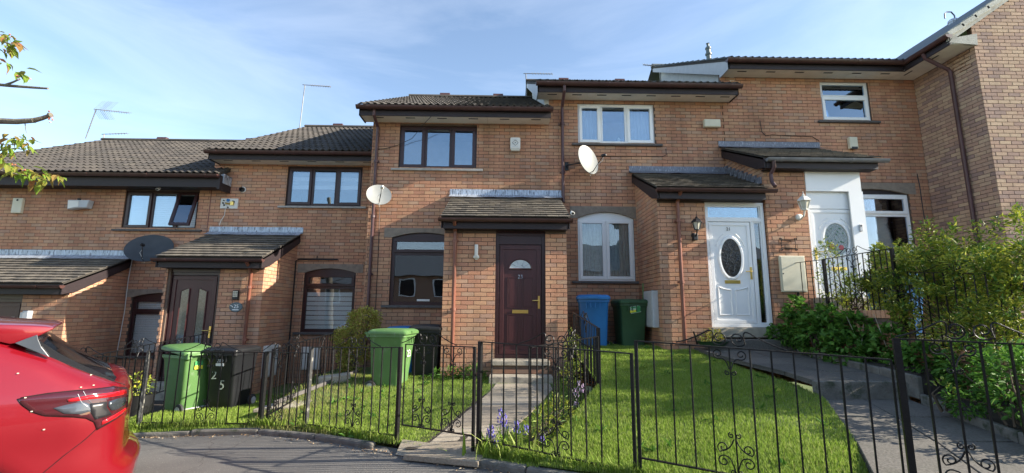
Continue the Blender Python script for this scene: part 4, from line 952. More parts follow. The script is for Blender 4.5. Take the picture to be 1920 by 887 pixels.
sheet('upper_garden', lambda u, v: Vector((5.15+9*u, 5.7+2.36*v+(-2.3 if False else 0), 1.12+.02*nz(u*9, v*5, 1))), lin(0, 1, 12), lin(0, 1, 8), MT['soil'])
sheet('upper_garden', lambda u, v: Vector((5.15+9*u, 3.4+2.3*v, .92+.03*nz(u*9, v*5, 1))), lin(0, 1, 12), lin(0, 1, 8), MT['soil'])

# ------------------------------------------------------------------ wheelie bins
def wheelie_bin(label, loc, rz, mk, lidmk=None, lid_open=0, group='council wheelie bins', s=.95):
    """front faces -y of its own frame"""
    e = empty('wheelie_bin', loc, label, 'wheelie bin', group, rz); lm = lidmk or mk
    e.scale = (s, s, s); b = MB()
    def loop(hw, yf, yb, z, r=.05, n=4):
        o = []
        for cx, cy, a0 in ((hw-r, yb-r, 0), (-hw+r, yb-r, .5), (-hw+r, yf+r, 1), (hw-r, yf+r, 1.5)):
            for k in range(n+1): a = math.pi*(a0+.5*k/n); o.append((cx+r*math.cos(a), cy+r*math.sin(a), z))
        return o
    levels = [(.205, -.20, .22, .03), (.215, -.215, .225, .10), (.225, -.225, .235, .16), (.232, -.232, .27, .30), (.262, -.30, .30, .86), (.275, -.315, .31, .90), (.285, -.33, .315, .905), (.285, -.33, .315, .955)]
    V = []; n = 20
    for hw, yf, yb, z in levels: V += loop(hw, yf, yb, z)
    b.add(V, [(i*n+j, i*n+(j+1) % n, (i+1)*n+(j+1) % n, (i+1)*n+j) for i in range(len(levels)-1) for j in range(n)]+[tuple(range(n-1, -1, -1))])
    b.build('body', MT[mk], e, smooth=True, local=True)
    b = MB()
    for x in (-.12, -.04, .04, .12): b.box(x-.006, x+.006, -.335, -.318, .80, .90)
    b.build('rim_rib', MT[mk], e, local=True)
    # lid
    b = MB(); V = []
    for hw, yf, yb, z in [(.30, -.365, .335, -.035), (.302, -.368, .337, .0), (.29, -.35, .33, .022), (.25, -.30, .29, .045), (.10, -.12, .12, .055)]:
        V += [(x, y-.335, zz) for x, y, zz in loop(hw, yf, yb, z, .06)]
    b.add(V, [(i*n+j, i*n+(j+1) % n, (i+1)*n+(j+1) % n, (i+1)*n+j) for i in range(4) for j in range(n)]+[tuple(4*n+j for j in range(n)), tuple(range(n-1, -1, -1))])
    b.box(-.09, .09, -.715, -.69, -.02, .012); c_, s_ = math.cos(lid_open), math.sin(lid_open)
    b.v = [(x, .335+(y*c_+z*s_), .985-y*s_+z*c_) if False else (x, .335+y*c_-z*s_*-1, .985+(-y)*s_+z*c_) for x, y, z in b.v]
    b.build('lid', MT[lm], e, smooth=True, local=True)
    b = MB(); b.tube([(-.23, .33, .93), (-.23, .395, .965), (.23, .395, .965), (.23, .33, .93)], .014, 8); b.box(-.27, -.20, .31, .36, .90, .985); b.box(.20, .27, .31, .36, .90, .985); b.build('handle', MT[mk], e, local=True, smooth=True)
    b = MB(); b.tube([(-.24, .25, .10), (.24, .25, .10)], .012, 8); b.build('axle', MT['greybox'], e, local=True)
    for x in (-.245, .245):
        sg = 1 if x > 0 else -1; b = MB(); b.lathe([(.03, -.025), (.085, -.025), (.10, -.015), (.10, .015), (.085, .025), (.03, .025)], (x, .25, .10), (1, 0, 0), 24); wv = b.build('wheel', MT['rubber'], e, smooth=True, local=True)
        b = MB(); b.lathe([(.055, .0), (.06, .008), (.035, .004), (.012, .012), (0, .012)], (x+sg*.026, .25, .10), (sg, 0, 0), 20); b.build('hub', MT['greybox'], wv, smooth=True, local=True)
    return e
def decal(e, c, w_, h_, nrm, mk, name='sticker', tilt=0):
    nrm = Vector(nrm).normalized(); a = Vector((0, 0, 1)).cross(nrm).normalized(); b_ = nrm.cross(a)
    if tilt: a, b_ = a*math.cos(tilt)+b_*math.sin(tilt), b_*math.cos(tilt)-a*math.sin(tilt)
    b = MB(); b.obox(Vector(c), a*w_/2, b_*h_/2, nrm*.0012); return b.build(name, MT[mk], e, local=True)
FN = (0, -1, -.095)
g25 = wheelie_bin('light green wheelie bin under a raised lid beside the black bin marked 25', (-5.02, 7.62, -.14), R(-115), 'bingreen', lid_open=.13)
decal(g25, (.05, .312, .79), .13, .13, (0, 1, -.05), 'mint', 'bin_label'); decal(g25, (.05, .314, .755), .13, .055, (0, 1, -.05), 'yellow', 'bin_label_band')
k25 = wheelie_bin('black wheelie bin with large patterned stickers 2 and 5', (-4.42, 7.74, -.10), R(-6), 'binblack')
TM = mat('patterned number sticker', (.42, .45, .36), .5, var=.3, scale=60, wear=(.1, .3, .25), wearamt=.45, wearscale=30)
text('2', .20, (-.10, -.277, .58), (R(84.5), 0, 0), TM, k25, 'number_sticker', .001, local=True)
text('5', .22, (.04, -.262, .42), (R(84.5), 0, 0), TM, k25, 'number_sticker', .001, local=True)
text('280', .075, (.0, -.305, .815), (R(84.5), 0, 0), MT['paper'], k25, 'number_sticker', .001, local=True)
decal(k25, (.0, -.302, .755), .14, .045, FN, 'paper', 'bin_label')
wheelie_bin('blue wheelie bin whose lid shows behind the light green bin marked 25', (-4.90, 8.42, -.16), R(-10), 'binblue', s=.93)
g23 = wheelie_bin('light green wheelie bin side-on with a white numeral, beside the round shrub', (-1.80, 7.62, .20), R(80), 'bingreen')
text('23', .16, (.02, -.292, .62), (R(84.5), 0, 0), MT['paper'], g23, 'number_sticker', .001, local=True)
wheelie_bin('black wheelie bin against the porch wall by the red-brown downpipe', (-1.36, 8.30, .24), R(4), 'binblack')
wheelie_bin('blue wheelie bin tucked behind the light green bin under the dark window', (-1.80, 8.75, .22), R(80), 'binblue', s=.93)
wheelie_bin('blue wheelie bin beside the dark green one below the white arched window', (1.70, 8.66, .72), R(-12), 'binblue', s=1.03)
d21 = wheelie_bin('dark green wheelie bin with a green and yellow label', (2.41, 8.78, .73), R(3), 'bindark')
decal(d21, (.02, -.315, .83), .20, .13, FN, 'paper', 'bin_label', R(10)); decal(d21, (.021, -.3175, .83), .19, .12, FN, 'mint', 'bin_label_print', R(10)); decal(d21, (-.03, -.3185, .797), .12, .045, FN, 'yellow', 'bin_label_band', R(10))
for i, wd_ in enumerate((.08, .12, .09)): decal(d21, (-.03+.01*i, -.3205, .868-.02*i), wd_, .008, FN, 'paper', 'label_line', R(10))
wheelie_bin('blue wheelie bin lid showing just above the tail of the red car', (-7.55, 7.1, -.12), R(-60), 'binblue')
wheelie_bin('blue wheelie bin half hidden behind railing and hedge by the white rose-glass door', (6.25, 7.2, 1.12), R(8), 'binblue')

# ------------------------------------------------------------------ things fixed to the walls
def dish(label, c, nrm, rx, ry, mk, mount, lnb_dir, group='satellite dishes', arm=.42):
    c = Vector(c); nrm = Vector(nrm).normalized(); e = empty('satellite_dish', c, label, 'satellite dish', group)
    a = Vector((0, 0, 1)).cross(nrm).normalized(); u_ = nrm.cross(a); b = MB(); n = 32; V = []
    prof = [(0, -.055), (.35, -.048), (.7, -.028), (.92, -.008), (1, 0), (1.0, -.012), (.9, -.022), (.6, -.047), (0, -.07)]
    for r, h in prof: V += [c+nrm*h+a*(rx*r*math.cos(2*math.pi*j/n))+u_*(ry*r*math.sin(2*math.pi*j/n)) for j in range(n)]
    b.add(V, [(i*n+j, i*n+(j+1) % n, (i+1)*n+(j+1) % n, (i+1)*n+j) for i in range(len(prof)-1) for j in range(n)]); b.build('reflector', MT[mk], e, smooth=True)
    low = c-u_*ry*.9; tip = c+nrm*arm+Vector(lnb_dir)
    b = MB(); b.tube([low-nrm*.03, low+nrm*.06, tip], .009, 6); b.build('feed_arm', MT['black'], e)
    back = (c-tip).normalized(); b = MB(); b.lathe([(.012, -.07), (.028, -.05), (.030, .0), (.036, .01), (.032, .035), (0, .04)], tip, back, n=12); b.build('receiver_head', MT['offwhite'] if mk == 'dish' else MT['black'], e, smooth=True)
    b = MB(); b.tube([c-nrm*.07, c-nrm*.13, Vector(mount)+Vector((0, -.10, 0)), Vector(mount)], .016, 8); b.box(mount[0]-.04, mount[0]+.04, mount[1]-.012, mount[1], mount[2]-.09, mount[2]+.09); b.build('wall_bracket', MT['black'], e)
    b = MB(); b.tube([tip, tip+Vector((-.01, .02, -.10)), tip+Vector((-.10, .08, -.16)), low+Vector((0, .05, -.06)), low-nrm*.05], .0045, 5); b.build('cable', MT['offwhite'], e, smooth=True)
    return e
dish('pale grey satellite dish beside the dark downpipe of the middle house', (-2.57, 9.10, 3.81), (.32, -.86, .36), .25, .245, 'dish', (-2.70, 9.395, 3.78), (.02, 0, -.10))
dish('white satellite dish turned sideways beside the white three-light window', (1.74, 9.06, 4.60), (.56, -.78, .22), .28, .335, 'dishwhite', (1.33, 9.395, 4.55), (.03, 0, -.10), arm=.38)
dish('wide dark satellite dish standing over the gap between the two left porches', (-7.86, 10.12, 2.80), (.18, -.86, .50), .47, .37, 'dishdark', (-7.9, 10.395, 2.6), (0, 0, -.12), arm=.30)

def wallbox(name, cat, label, x0, x1, z0, z1, Y, dep, mk, extra=None, group=None, bevel=.012):
    e = empty(name, ((x0+x1)/2, Y-.001, z0), label, cat, group); b = MB(); b.box(x0, x1, Y-dep, Y-.001, z0, z1); b.build('casing', MT[mk], e, bevel=bevel)
    if extra: extra(e)
    return e
def al23(e):
    b = MB(); x, z, y = .22, 5.04, YA-.092
    pts = [(x, y, z+.062), (x+.062, y, z), (x, y, z-.062), (x-.062, y, z)]
    for i in range(4): b.bar(pts[i], pts[(i+1) % 4], .004, .015, (0, 1, 0))
    b.box(x-.010, x+.010, y-.001, y+.003, z-.010, z+.010); b.build('emblem', MT['black'], e)
    b = MB(); b.box(x-.05, x+.05, y-.001, y+.003, 5.115, 5.123); b.box(x-.06, x+.06, y-.001, y+.003, 4.945, 4.952); b.build('print_line', MT['greybox'], e)
    b = MB(); b.box(.125, .315, YA-.095, YA-.02, 4.862, 4.90); b.build('strobe_lens', MT['lanternglass'], e, bevel=.006)
wallbox('alarm_box', 'alarm box', 'white alarm box with a dark diamond emblem, right of the brown upstairs window', .11, .33, 4.90, 5.17, YA, .09, 'offwhite', al23, bevel=.03)
def led(x, z, mk='black', r=.022):
    def f(e, Y=YC): b = MB(); b.lathe([(r, -.002), (r, .004), (0, .006)], (x, Y-.072, z), (0, -1, 0), 14); b.build('sounder_hole', MT[mk], e)
    return f
wallbox('alarm_box', 'alarm box', 'tall cream alarm box at the left end of the row under the dark eaves', -11.24, -11.02, 3.60, 3.95, YC, .07, 'cream', led(-11.13, 3.90))
wallbox('alarm_box', 'alarm box', 'wide cream alarm box between the white upstairs window and the higher porch', 4.34, 4.70, 5.46, 5.64, YA, .10, 'cream', bevel=.02)
def al19(e): b = MB(); b.box(7.55, 7.68, YA-.085, YA-.04, 5.01, 5.055); b.build('strobe_lens', MT['black'], e)
wallbox('alarm_box', 'alarm box', 'upright cream alarm box above the right-hand porch roof', 7.52, 7.70, 5.02, 5.28, YA, .08, 'cream', al19)
# floodlight
e = empty('floodlight', (-9.68, YC, 3.66), 'white wall floodlight left of the brown upstairs window', 'floodlight')
b = MB(); b.prism([(-9.92, YC-.16, 3.90), (-9.44, YC-.16, 3.90), (-9.48, YC-.16, 3.72), (-9.64, YC-.16, 3.72), (-9.9, YC-.16, 3.68)], (0, .15, 0)); b.build('casing', MT['greybox'], e, bevel=.015)
b = MB(); b.prism([(-9.90, YC-.17, 3.88), (-9.66, YC-.17, 3.88), (-9.66, YC-.17, 3.74), (-9.88, YC-.17, 3.70)], (0, .012, 0)); b.build('front_glass', MT['offwhite'], e)
b = MB(); b.lathe([(.03, 0), (.035, .04), (0, .05)], (-9.72, YC-.1, 3.90), (0, 0, 1), 12); b.build('sensor', MT['black'], e)
# panel of wires and holes
e = empty('junction_board', (-6.36, YC, 3.76), 'small white board with gadgets and a hanging wire on the brick wall', 'cable panel')
b = MB(); b.box(-6.56, -6.17, YC-.03, YC-.001, 3.765, 4.0); b.build('backboard', MT['offwhite'], e)
for x, z, r, mk in ((-6.39, 3.955, .035, 'binblue'), (-6.49, 3.95, .014, 'black'), (-6.50, 3.89, .018, 'black'), (-6.47, 3.84, .018, 'black'), (-6.27, 3.92, .03, 'black'), (-6.38, 3.79, .016, 'black')):
    b = MB(); b.lathe([(r, 0), (r, .02), (0, .025)], (x, YC-.03, z), (0, -1, 0), 12); b.build('socket', MT[mk], e)
b = MB(); b.tube([(-6.44, YC-.045, 3.885), (-6.38, YC-.06, 3.87), (-6.30, YC-.05, 3.88)], .02, 7); b.box(-6.32, -6.25, YC-.07, YC-.03, 3.84, 3.92); b.build('connector', MT['brass'], e)
b = MB(); b.tube([(-6.44, YC-.03, 3.79), (-6.42, YC-.06, 3.72), (-6.44, YC-.03, 3.6), (-6.50, YC-.04, 3.48), (-6.52, YC-.05, 3.36)], .006, 5); b.build('hanging_wire', MT['offwhite'], e, smooth=True)
e = empty('vent_pipe', (-6.10, YC, 4.2), 'round black boiler vent in the wall under the pale sill line', 'vent pipe'); b = MB(); b.lathe([(.055, 0), (.055, .07), (.042, .07), (.042, .02), (0, .02)], (-6.10, YC-.001, 4.22), (0, -1, -.1), 18); b.build('spout', MT['black'], e, smooth=True); b = MB(); b.lathe([(.075, 0), (.07, .012), (.05, .014)], (-6.10, YC-.001, 4.22), (0, -1, 0), 18); b.build('collar', MT['offwhite'], e)
# security cameras
def seccam(label, c, d):
    e = empty('security_camera', c, label, 'security camera', 'small security cameras'); c = Vector(c); b = MB(); b.lathe([(.028, -.05), (.034, -.04), (.034, .045), (.03, .05)], c, d, 14); b.build('barrel', MT['offwhite'], e, smooth=True)
    b = MB(); b.lathe([(.024, .051), (.018, .053), (0, .05)], c, d, 14); b.build('lens', MT['black'], e); b = MB(); b.tube([c-Vector(d)*.02, c+Vector((0, .07, .05))], .012, 6); b.build('bracket', MT['offwhite'], e)
seccam('small white camera at the right end of the middle porch roof', (1.22, 7.98, 3.22), Vector((.1, -.95, -.3)).normalized())
seccam('small camera under the dark eaves above the open sash', (-7.85, 10.15, 4.16), Vector((.1, -.8, -.6)).normalized())
# wall lights
e = empty('wall_light', (-.49, YB, 2.38), 'slim white cylinder wall light left of the brown fan-light door', 'wall light')
b = MB(); b.lathe([(0, 0), (.028, .003), (.032, .02), (.032, .20), (.03, .215), (0, .218)], (-.49, YB-.06, 2.42), (0, 0, 1), 16); b.build('tube_shade', MT['offwhite'], e, smooth=True)
b = MB(); b.box(-.54, -.44, YB-.07, YB, 2.40, 2.435); b.lathe([(.05, 0), (.05, .02)], (-.49, YB-.001, 2.42), (0, -1, 0), 14); b.build('bracket', MT['offwhite'], e, bevel=.004)
def lantern(label, c, mk, sc=1.0, arm=.0):
    x, y, z = c; e = empty('wall_lantern', (x, y, z), label, 'wall lantern', 'wall lanterns'); q = Vector((x, y-.16*sc, z)); S = sc
    b = MB(); n = 6; V = []
    def hexr(r, h): return [(q.x+r*S*math.cos(math.pi/3*k+.3), q.y+r*S*math.sin(math.pi/3*k+.3), q.z+h*S) for k in range(6)]
    gl = hexr(.045, .03)+hexr(.082, .17); b.add(gl, [(i, (i+1) % 6, 6+(i+1) % 6, 6+i) for i in range(6)]+[tuple(range(5, -1, -1))]); b.build('glass_body', MT['lanternglass'], e)
    b = MB()
    lo, hi = hexr(.047, .03), hexr(.085, .17)
    for p_, q_ in zip(lo, hi): b.bar(p_, q_, .009*S, .009*S)
    for ringp in (lo, hi):
        for i in range(6): b.bar(ringp[i], ringp[(i+1) % 6], .012*S, .012*S)
    b.build('cage', MT[mk], e)
    b = MB(); b.lathe([(.105*S, .165*S), (.10*S, .185*S), (.045*S, .24*S), (.02*S, .25*S), (.025*S, .265*S), (.006*S, .285*S), (.004*S, .32*S), (0, .33*S)], q, (0, 0, 1), 6); b.build('cap', MT[mk], e)
    b = MB(); b.tube([(x, y, z-.06*S), (x, y-.05*S, z-.10*S), (x, y-.13*S, z-.06*S), (q.x, q.y, q.z+.03*S)], .014*S, 8); b.lathe([(.055*S, 0), (.05*S, .02*S), (.02*S, .035*S)], (x, y-.001, z-.06*S), (0, -1, 0), 14); b.build('arm', MT[mk], e, smooth=True)
    return e
lantern('black wall lantern left of the white door 21', (3.43, YB, 2.90), 'black', .95)
b = MB(); b.box(3.39, 3.47, YB-.09, YB-.002, 2.75, 2.86); b.build('sensor_box', MT['black'], bpy.data.objects['wall_lantern'], bevel=.01)
lantern('white wall lantern left of the door with leaded roses', (5.38, YB, 3.27), 'offwhite', 1.15)
e = empty('keypad_light', (-5.22, YD, 1.67), 'small black framed solar light above the round slate plaque', 'wall light'); b = MB(); b.box(-5.275, -5.165, YD-.05, YD-.001, 1.66, 1.84); b.build('casing', MT['black'], e, bevel=.006)
for i in range(4):
    for j in range(3): b = MB(); b.box(-5.262+j*.031, -5.237+j*.031, YD-.054, YD-.05, 1.71+i*.03, 1.733+i*.03); b.build('light_cell', MT['lanternglass'], e)
e = empty('house_plaque', (-5.2, YD, 1.4), 'round slate plaque reading 25', 'house sign'); b = MB(); b.lathe([(.128, 0), (.128, .010), (.12, .014), (0, .014)], (-5.205, YD-.001, 1.515), (0, -1, 0), 32, squash=.72); b.build('disc', MT['slatesign'], e)
text('25', .10, (-5.195, YD-.017, 1.525), FRONT, MT['paper'], e, 'numeral', .002); b = MB(); b.box(-5.265, -5.145, YD-.018, YD-.014, 1.455, 1.472); b.tube([(-5.31, YD-.018, 1.54), (-5.28, YD-.018, 1.535), (-5.255, YD-.018, 1.515)], .008, 5); b.build('motif', MT['paper'], e)
e = empty('wall_light', (-9.15, YD, 1.2), 'grey box wall light on the far left porch above the car', 'wall light'); b = MB(); b.box(-9.17, -9.06, YD-.10, YD-.001, 1.20, 1.42); b.build('casing', MT['greybox'], e, bevel=.01); b = MB(); b.box(-9.24, -9.175, YD-.07, YD-.01, 1.22, 1.39); b.build('diffuser', MT['offwhite'], e, bevel=.01)
e = empty('door_plate', (-9.42, YD, 1.3), 'small square glass light in the dark door above the car', 'door light'); b = MB(); b.box(-9.66, -9.46, YD+.045, YD+.058, 1.13, 1.30); b.build('plate', MT['lanternglass'], e)
# wrought iron name frame
e = empty('iron_name_frame', (5.13, YB, 2.6), 'black wrought iron name frame under the white lantern', 'name frame'); b = MB()
fx0, fx1, fz0, fz1 = 5.0, 5.27, 2.61, 2.79
for pts in ([(fx0, fz0), (fx1, fz0)], [(fx0, fz1), (fx1, fz1)], [(fx0+.02, fz0-.02), (fx0-.0, (fz0+fz1)/2), (fx0+.02, fz1+.02)], [(fx1-.02, fz0-.02), (fx1, (fz0+fz1)/2), (fx1-.02, fz1+.02)], [(fx0, fz0+.03), (fx1, fz0+.015)], [(fx0, fz1-.02), (fx1, fz1-.035)]): b.tube([(x, YB-.02, z) for x, z in pts], .006, 5)
for x in (fx0, fx1):
    for z in (fz0, fz1):
        s1, s2 = (1 if x == fx1 else -1), (1 if z == fz1 else -1); b.tube([(x+s1*a_, YB-.02, z+s2*c_) for a_, c_ in spiral(.0, .0, .028, .008, 0, 1.3, 12)], .006, 5)
b.build('scrollwork', MT['iron'], e, smooth=True)
# meter covers
def meter(label, x0, x1, z0, z1, Y, mk='cream'):
    e = empty('meter_cover', ((x0+x1)/2, Y, z0), label, 'meter cover', 'meter covers'); b = MB(); b.box(x0, x1, Y-.045, Y-.001, z0, z1); b.build('cover_box', MT[mk], e, bevel=.008)
    b = MB(); b.box(x0+.02, x1-.02, Y-.056, Y-.0455, z0+.02, z1-.02); d_ = b.build('cover_door', MT[mk], e, bevel=.004); b = MB(); b.lathe([(.012, 0), (.010, .008), (0, .008)], (x0+.04, Y-.056, (z0+z1)/2), (0, -1, 0), 10); b.build('lock', MT['black'], d_)
meter('cream meter cover right of the white door 21', 4.93, 5.39, 1.84, 2.49, YB)
meter('white meter cover low on the wall below the striped blind window', -4.44, -4.03, .17, .66, YC, 'offwhite')
def side_meter(label, X, f, y0, y1, z0, z1, mk, dep=.06):
    e = empty('meter_cover', (X, (y0+y1)/2, z0), label, 'meter cover', 'meter covers'); b = MB(); b.box(X, X+f*dep, y0, y1, z0, z1); b.build('cover_box', MT[mk], e, bevel=.008)
    b = MB(); b.box(X+f*(dep+.0005), X+f*(dep+.01), y0+.02, y1-.02, z0+.02, z1-.02); b.build('cover_door', MT[mk], e, bevel=.004)
side_meter('white meter cover on the side of the porch right of the black bin marked 25', -4.73, 1, 9.28, 9.78, .14, .76, 'offwhite')
side_meter('slim grey meter cover on the side of the porch by the dark green bin', 2.79, -1, 8.22, 8.72, 1.20, 1.86, 'greybox', .11)
e = empty('doorbell', (6.5, YB, 2.95), 'grey video doorbell right of the leaded roses', 'doorbell'); b = MB(); b.box(6.47, 6.53, YB-.032, YB-.007, 2.95, 3.08); b.build('casing', MT['greybox'], e, bevel=.008); b = MB(); b.lathe([(.016, 0), (.012, .006), (0, .006)], (6.5, YB-.032, 3.05), (0, -1, 0), 12); b.build('camera_eye', MT['black'], e)
# cables
def cable(label, pts, mk='black', r=.006, cat='cable'): b = MB(); b.tube(pts, r, 5); return b.build('cable', MT[mk], None, smooth=True, label=label, cat=cat, loc=pts[0])
cable('thin dark cable looping from the eaves to the downpipe left of the brown upstairs window', [(-1.55, YA-.42, 5.46), (-1.75, YA-.3, 5.3), (-2.0, YA-.05, 5.12), (-2.3, YA-.02, 4.98), (-2.55, YA-.02, 4.90), (-2.72, YA-.03, 4.88)])
cable('dark cable dropping straight beside the downpipe of the middle house', [(-2.62, YA-.015, 3.6), (-2.60, YA-.015, 2.4), (-2.60, YA-.015, .5)])
cable('thin cable along the bricks under the white three-light window', [(1.9, YA-.01, 4.78), (2.9, YA-.01, 4.80), (3.42, YA-.01, 4.80), (3.50, YA-.01, 4.84), (3.50, YA-.01, 4.98)])
cable('black cable hooking down to the flashing of the higher porch', [(5.62, YA-.01, 5.66), (5.64, YA-.01, 5.40), (5.72, YA-.01, 5.30), (5.86, YA-.012, 5.33), (6.2, YA-.012, 5.31), (6.75, YA-.012, 5.30), (6.9, YA-.01, 5.20)])
cable('black cable hanging down the wall right of the white vertical blind window', [(8.98, YA-.01, 4.48), (9.0, YA-.01, 4.2), (9.0, YA-.01, 3.6), (9.04, YA-.01, 2.9), (9.04, YA-.01, 1.6)], r=.009)
cable('long white cable hanging beside the window with the venetian blind', [(-8.36, YC-.06, 2.7), (-8.40, YC-.05, 2.1), (-8.40, YC-.03, 1.4), (-8.42, YC-.05, .6), (-8.42, YC-.05, -.1)], 'offwhite', .008)
b = MB(); b.tube([(-3.78, YC-.04, 2.60), (-4.66, YC-.04, 2.60), (-4.72, YC-.04, 2.56), (-4.72, YC-.04, -.2)], .016, 8); b.tube([(-4.25, YC-.04, 2.60), (-4.25, YC-.04, 2.68)], .012, 6); b.build('waste_pipe', MT['black'], None, smooth=True, label='black waste pipe turning down beside the striped blind window', cat='pipe', loc=(-4.72, YC-.04, -.2))
b = MB(); b.lathe([(.035, 0), (.035, .06), (.02, .06)], (-3.14, YC-.001, 2.52), (.2, -1, -.2), 12); b.build('wall_outlet', MT['black'], None, label='black pipe stub by the foot of the dark downpipe', cat='pipe stub', loc=(-3.14, YC, 2.52))
# garden tool
b = MB(); b.tube([(2.62, 8.62, .80), (2.70, 8.80, 2.02)], .013, 8); e = empty('garden_broom', (2.62, 8.62, .8), 'green handled garden broom leaning by the dark green bin', 'broom'); b.build('handle', MT['bingreen'], e, smooth=True); b = MB(); b.box(2.48, 2.74, 8.58, 8.64, .74, .80); b.build('brush_head', MT['black'], e)

# ------------------------------------------------------------------ aerials and flues
def aerial(label, foot, top, tip, n_el, el_len, refl=True, mk='alu'):
    foot, top, tip = map(Vector, (foot, top, tip)); e = empty('tv_aerial', foot, label, 'aerial', 'roof aerials')
    b = MB(); b.tube([foot, top], .017, 6); b.build('mast', MT[mk], e); d = tip-top; s0 = top-d.normalized()*.08
    b = MB(); b.tube([s0, tip], .012, 6); b.build('boom', MT[mk], e); dn = d.normalized(); sd = Vector((dn.y*.6, .8, .35)).normalized()
    b = MB()
    for k in range(n_el):
        c = top+d*(.25+.75*k/(n_el-1)); b.tube([c-sd*el_len, c+sd*el_len], .006, 4)
        b.tube([c-Vector((-.02, 0, .045)), c+Vector((-.02, 0, .045))], .006, 4)
    b.build('element', MT['rustalu'], e)
    if refl:
        for s_ in (1, -1):
            b = MB()
            for k in range(6):
                p = top+dn*(.02+.07*k); q = p+Vector((.26, .0, .30 if s_ > 0 else -.34)); b.tube([p-sd*.12, q-sd*.12], .004, 4); b.tube([p+sd*.12, q+sd*.12], .004, 4)
            b.build('reflector', MT['alu'], e)
    return e
aerial('large aerial with grille reflectors, left end of the roofs', (-13.89, 14.6, 7.0), (-13.70, 14.6, 8.03), (-12.52, 14.5, 7.88), 11, .12)
aerial('small low aerial just above the ridge beside the large one', (-13.58, 14.9, 6.9), (-13.58, 14.9, 7.28), (-12.82, 14.9, 7.32), 7, .10, False, 'rustalu')
aerial('tall plain aerial above the second roof from the left', (-6.90, 14.6, 7.3), (-6.84, 14.6, 9.02), (-5.98, 14.6, 8.97), 12, .10, False)
aerial('aerial behind the ridge at the left of the white-windowed house', (.70, 13.8, 8.0), (.66, 13.8, 9.12), (1.52, 13.8, 9.12), 8, .07, False)
aerial('aerial pointing left in front of the pale gable board', (5.0, 13.6, 8.6), (5.02, 13.6, 9.33), (4.47, 13.6, 9.38), 9, .09, False)
e = empty('flue', (6.67, 13.7, 9.5), 'dark flue pipe with a ribbed cowl on the ridge', 'flue'); b = MB(); b.lathe([(.075, 0), (.07, .35), (.10, .37), (.10, .42), (.07, .44), (.07, .56), (.09, .58), (.09, .63), (.04, .68), (.04, .76), (.06, .78), (0, .80)], (6.67, 13.7, 9.45), n=14); b.build('pipe', MT['slatesign'], e, smooth=True)
e = empty('flue', (12.9, 11.6, 9.0), 'blue grey flue with a hooked pipe behind the pale verge tiles', 'flue'); f0 = at(1789, 50, 11.6)
b = MB(); b.lathe([(.11, -1.2), (.11, .12), (.125, .13), (.125, .18), (.09, .22), (0, .23)], f0, n=14); b.build('pot', MT['lead'], e, smooth=True); b = MB(); b.tube([f0+Vector((.06, 0, .15)), f0+Vector((.06, 0, .35)), f0+Vector((-.02, 0, .46)), f0+Vector((-.14, 0, .46)), f0+Vector((-.22, 0, .40)), f0+Vector((-.23, 0, .25))], .018, 7); b.build('hooked_pipe', MT['slatesign'], e, smooth=True)

# ------------------------------------------------------------------ blinds and curtains
def venetian(label, x0, x1, z0, z1, Y, pitch, mk='blind', mk2=None, tilt=.35, group='window blinds', gap=.003):
    e = empty('window_blind', ((x0+x1)/2, Y, z0), label, 'blind', group); n = int((z1-z0)/pitch); dz = pitch/2-gap/2
    for par in (0, 1):
        b = MB(); b.prism([(x0-(x0+x1)/2, -.0, -dz), (x1-(x0+x1)/2, -.0, -dz), (x1-(x0+x1)/2, dz*tilt, dz), (x0-(x0+x1)/2, dz*tilt, dz)], (0, .004, 0)); me = b.mesh('slat', MT[mk if par == 0 or not mk2 else mk2])
        for k in range(par, n, 2): place('slat', me, e, ((x0+x1)/2, Y, z0+pitch*(k+.5)))
    return e
def vertical(label, x0, x1, z0, z1, Y, w_, mk, ang=.5, group='window blinds'):
    e = empty('window_blind', ((x0+x1)/2, Y, z0), label, 'blind', group); n = int((x1-x0)/(w_*.86)); b = MB(); b.box(-w_/2, w_/2, 0, .003, z0, z1); b.v = [(x, y, z-(z0+z1)/2) for x, y, z in b.v]; me = b.mesh('vane', MT[mk])
    for k in range(n): place('vane', me, e, (x0+(x1-x0)*(k+.5)/n, Y, (z0+z1)/2), (0, 0, ang+random.uniform(-.05, .05)))
    return e
def drape(label, x0, x1, z0, z1, Y, mk, folds=7, depth=.03, name='curtain', group='curtains'):
    b = MB(); n = folds*6; V = []; rr = random.Random(int(x0*100))
    for z in lin(z0, z1, 6): V += [(x0+(x1-x0)*k/n, Y+depth*math.sin(k/n*folds*2*math.pi+.4*math.sin(k*.7))+.006*math.sin(z*5+k), z) for k in range(n+1)]
    m = n+1; b.add(V, [(j*m+i, j*m+i+1, (j+1)*m+i+1, (j+1)*m+i) for j in range(5) for i in range(n)]); b.r = [rr.random()*.9+.01 for _ in b.f]
    return b.build(name, MT[mk], None, smooth=True, label=label, cat='curtain', group=group, loc=((x0+x1)/2, Y, z0))
venetian('white venetian blind upstairs at the left, behind the open sash', w27[0]+.03, w27[1]-.03, w27[2]+.05, w27[3]-.03, YC+.10, .045)
venetian('white venetian blind in the ground floor window left of the brown two-light door', l27[0]+.05, l27[1]-.05, l27[2]+.05, l27[3], YC+.10, .052)
venetian('upstairs roller blind of banded white cloth drawn halfway, beside the middle house', w25[0]+.05, w25[1]-.05, w25[2]+.42, w25[3]-.03, YC+.10, .10, 'blind', 'blindband', 0)
venetian('downstairs striped day and night blind above the white meter cover', l25[0]+.05, l25[1]-.05, l25[2]+.05, l25[3]-.36, YC+.085, .105, 'blind', 'blind', 0, gap=.016)
vertical('dark vertical blind in the white ground floor window at the right', l19[0]+.05, l19[1]-.05, l19[2]+.02, l19[3]-.48, YA+.15, .12, 'blindgrey', ang=-.45)
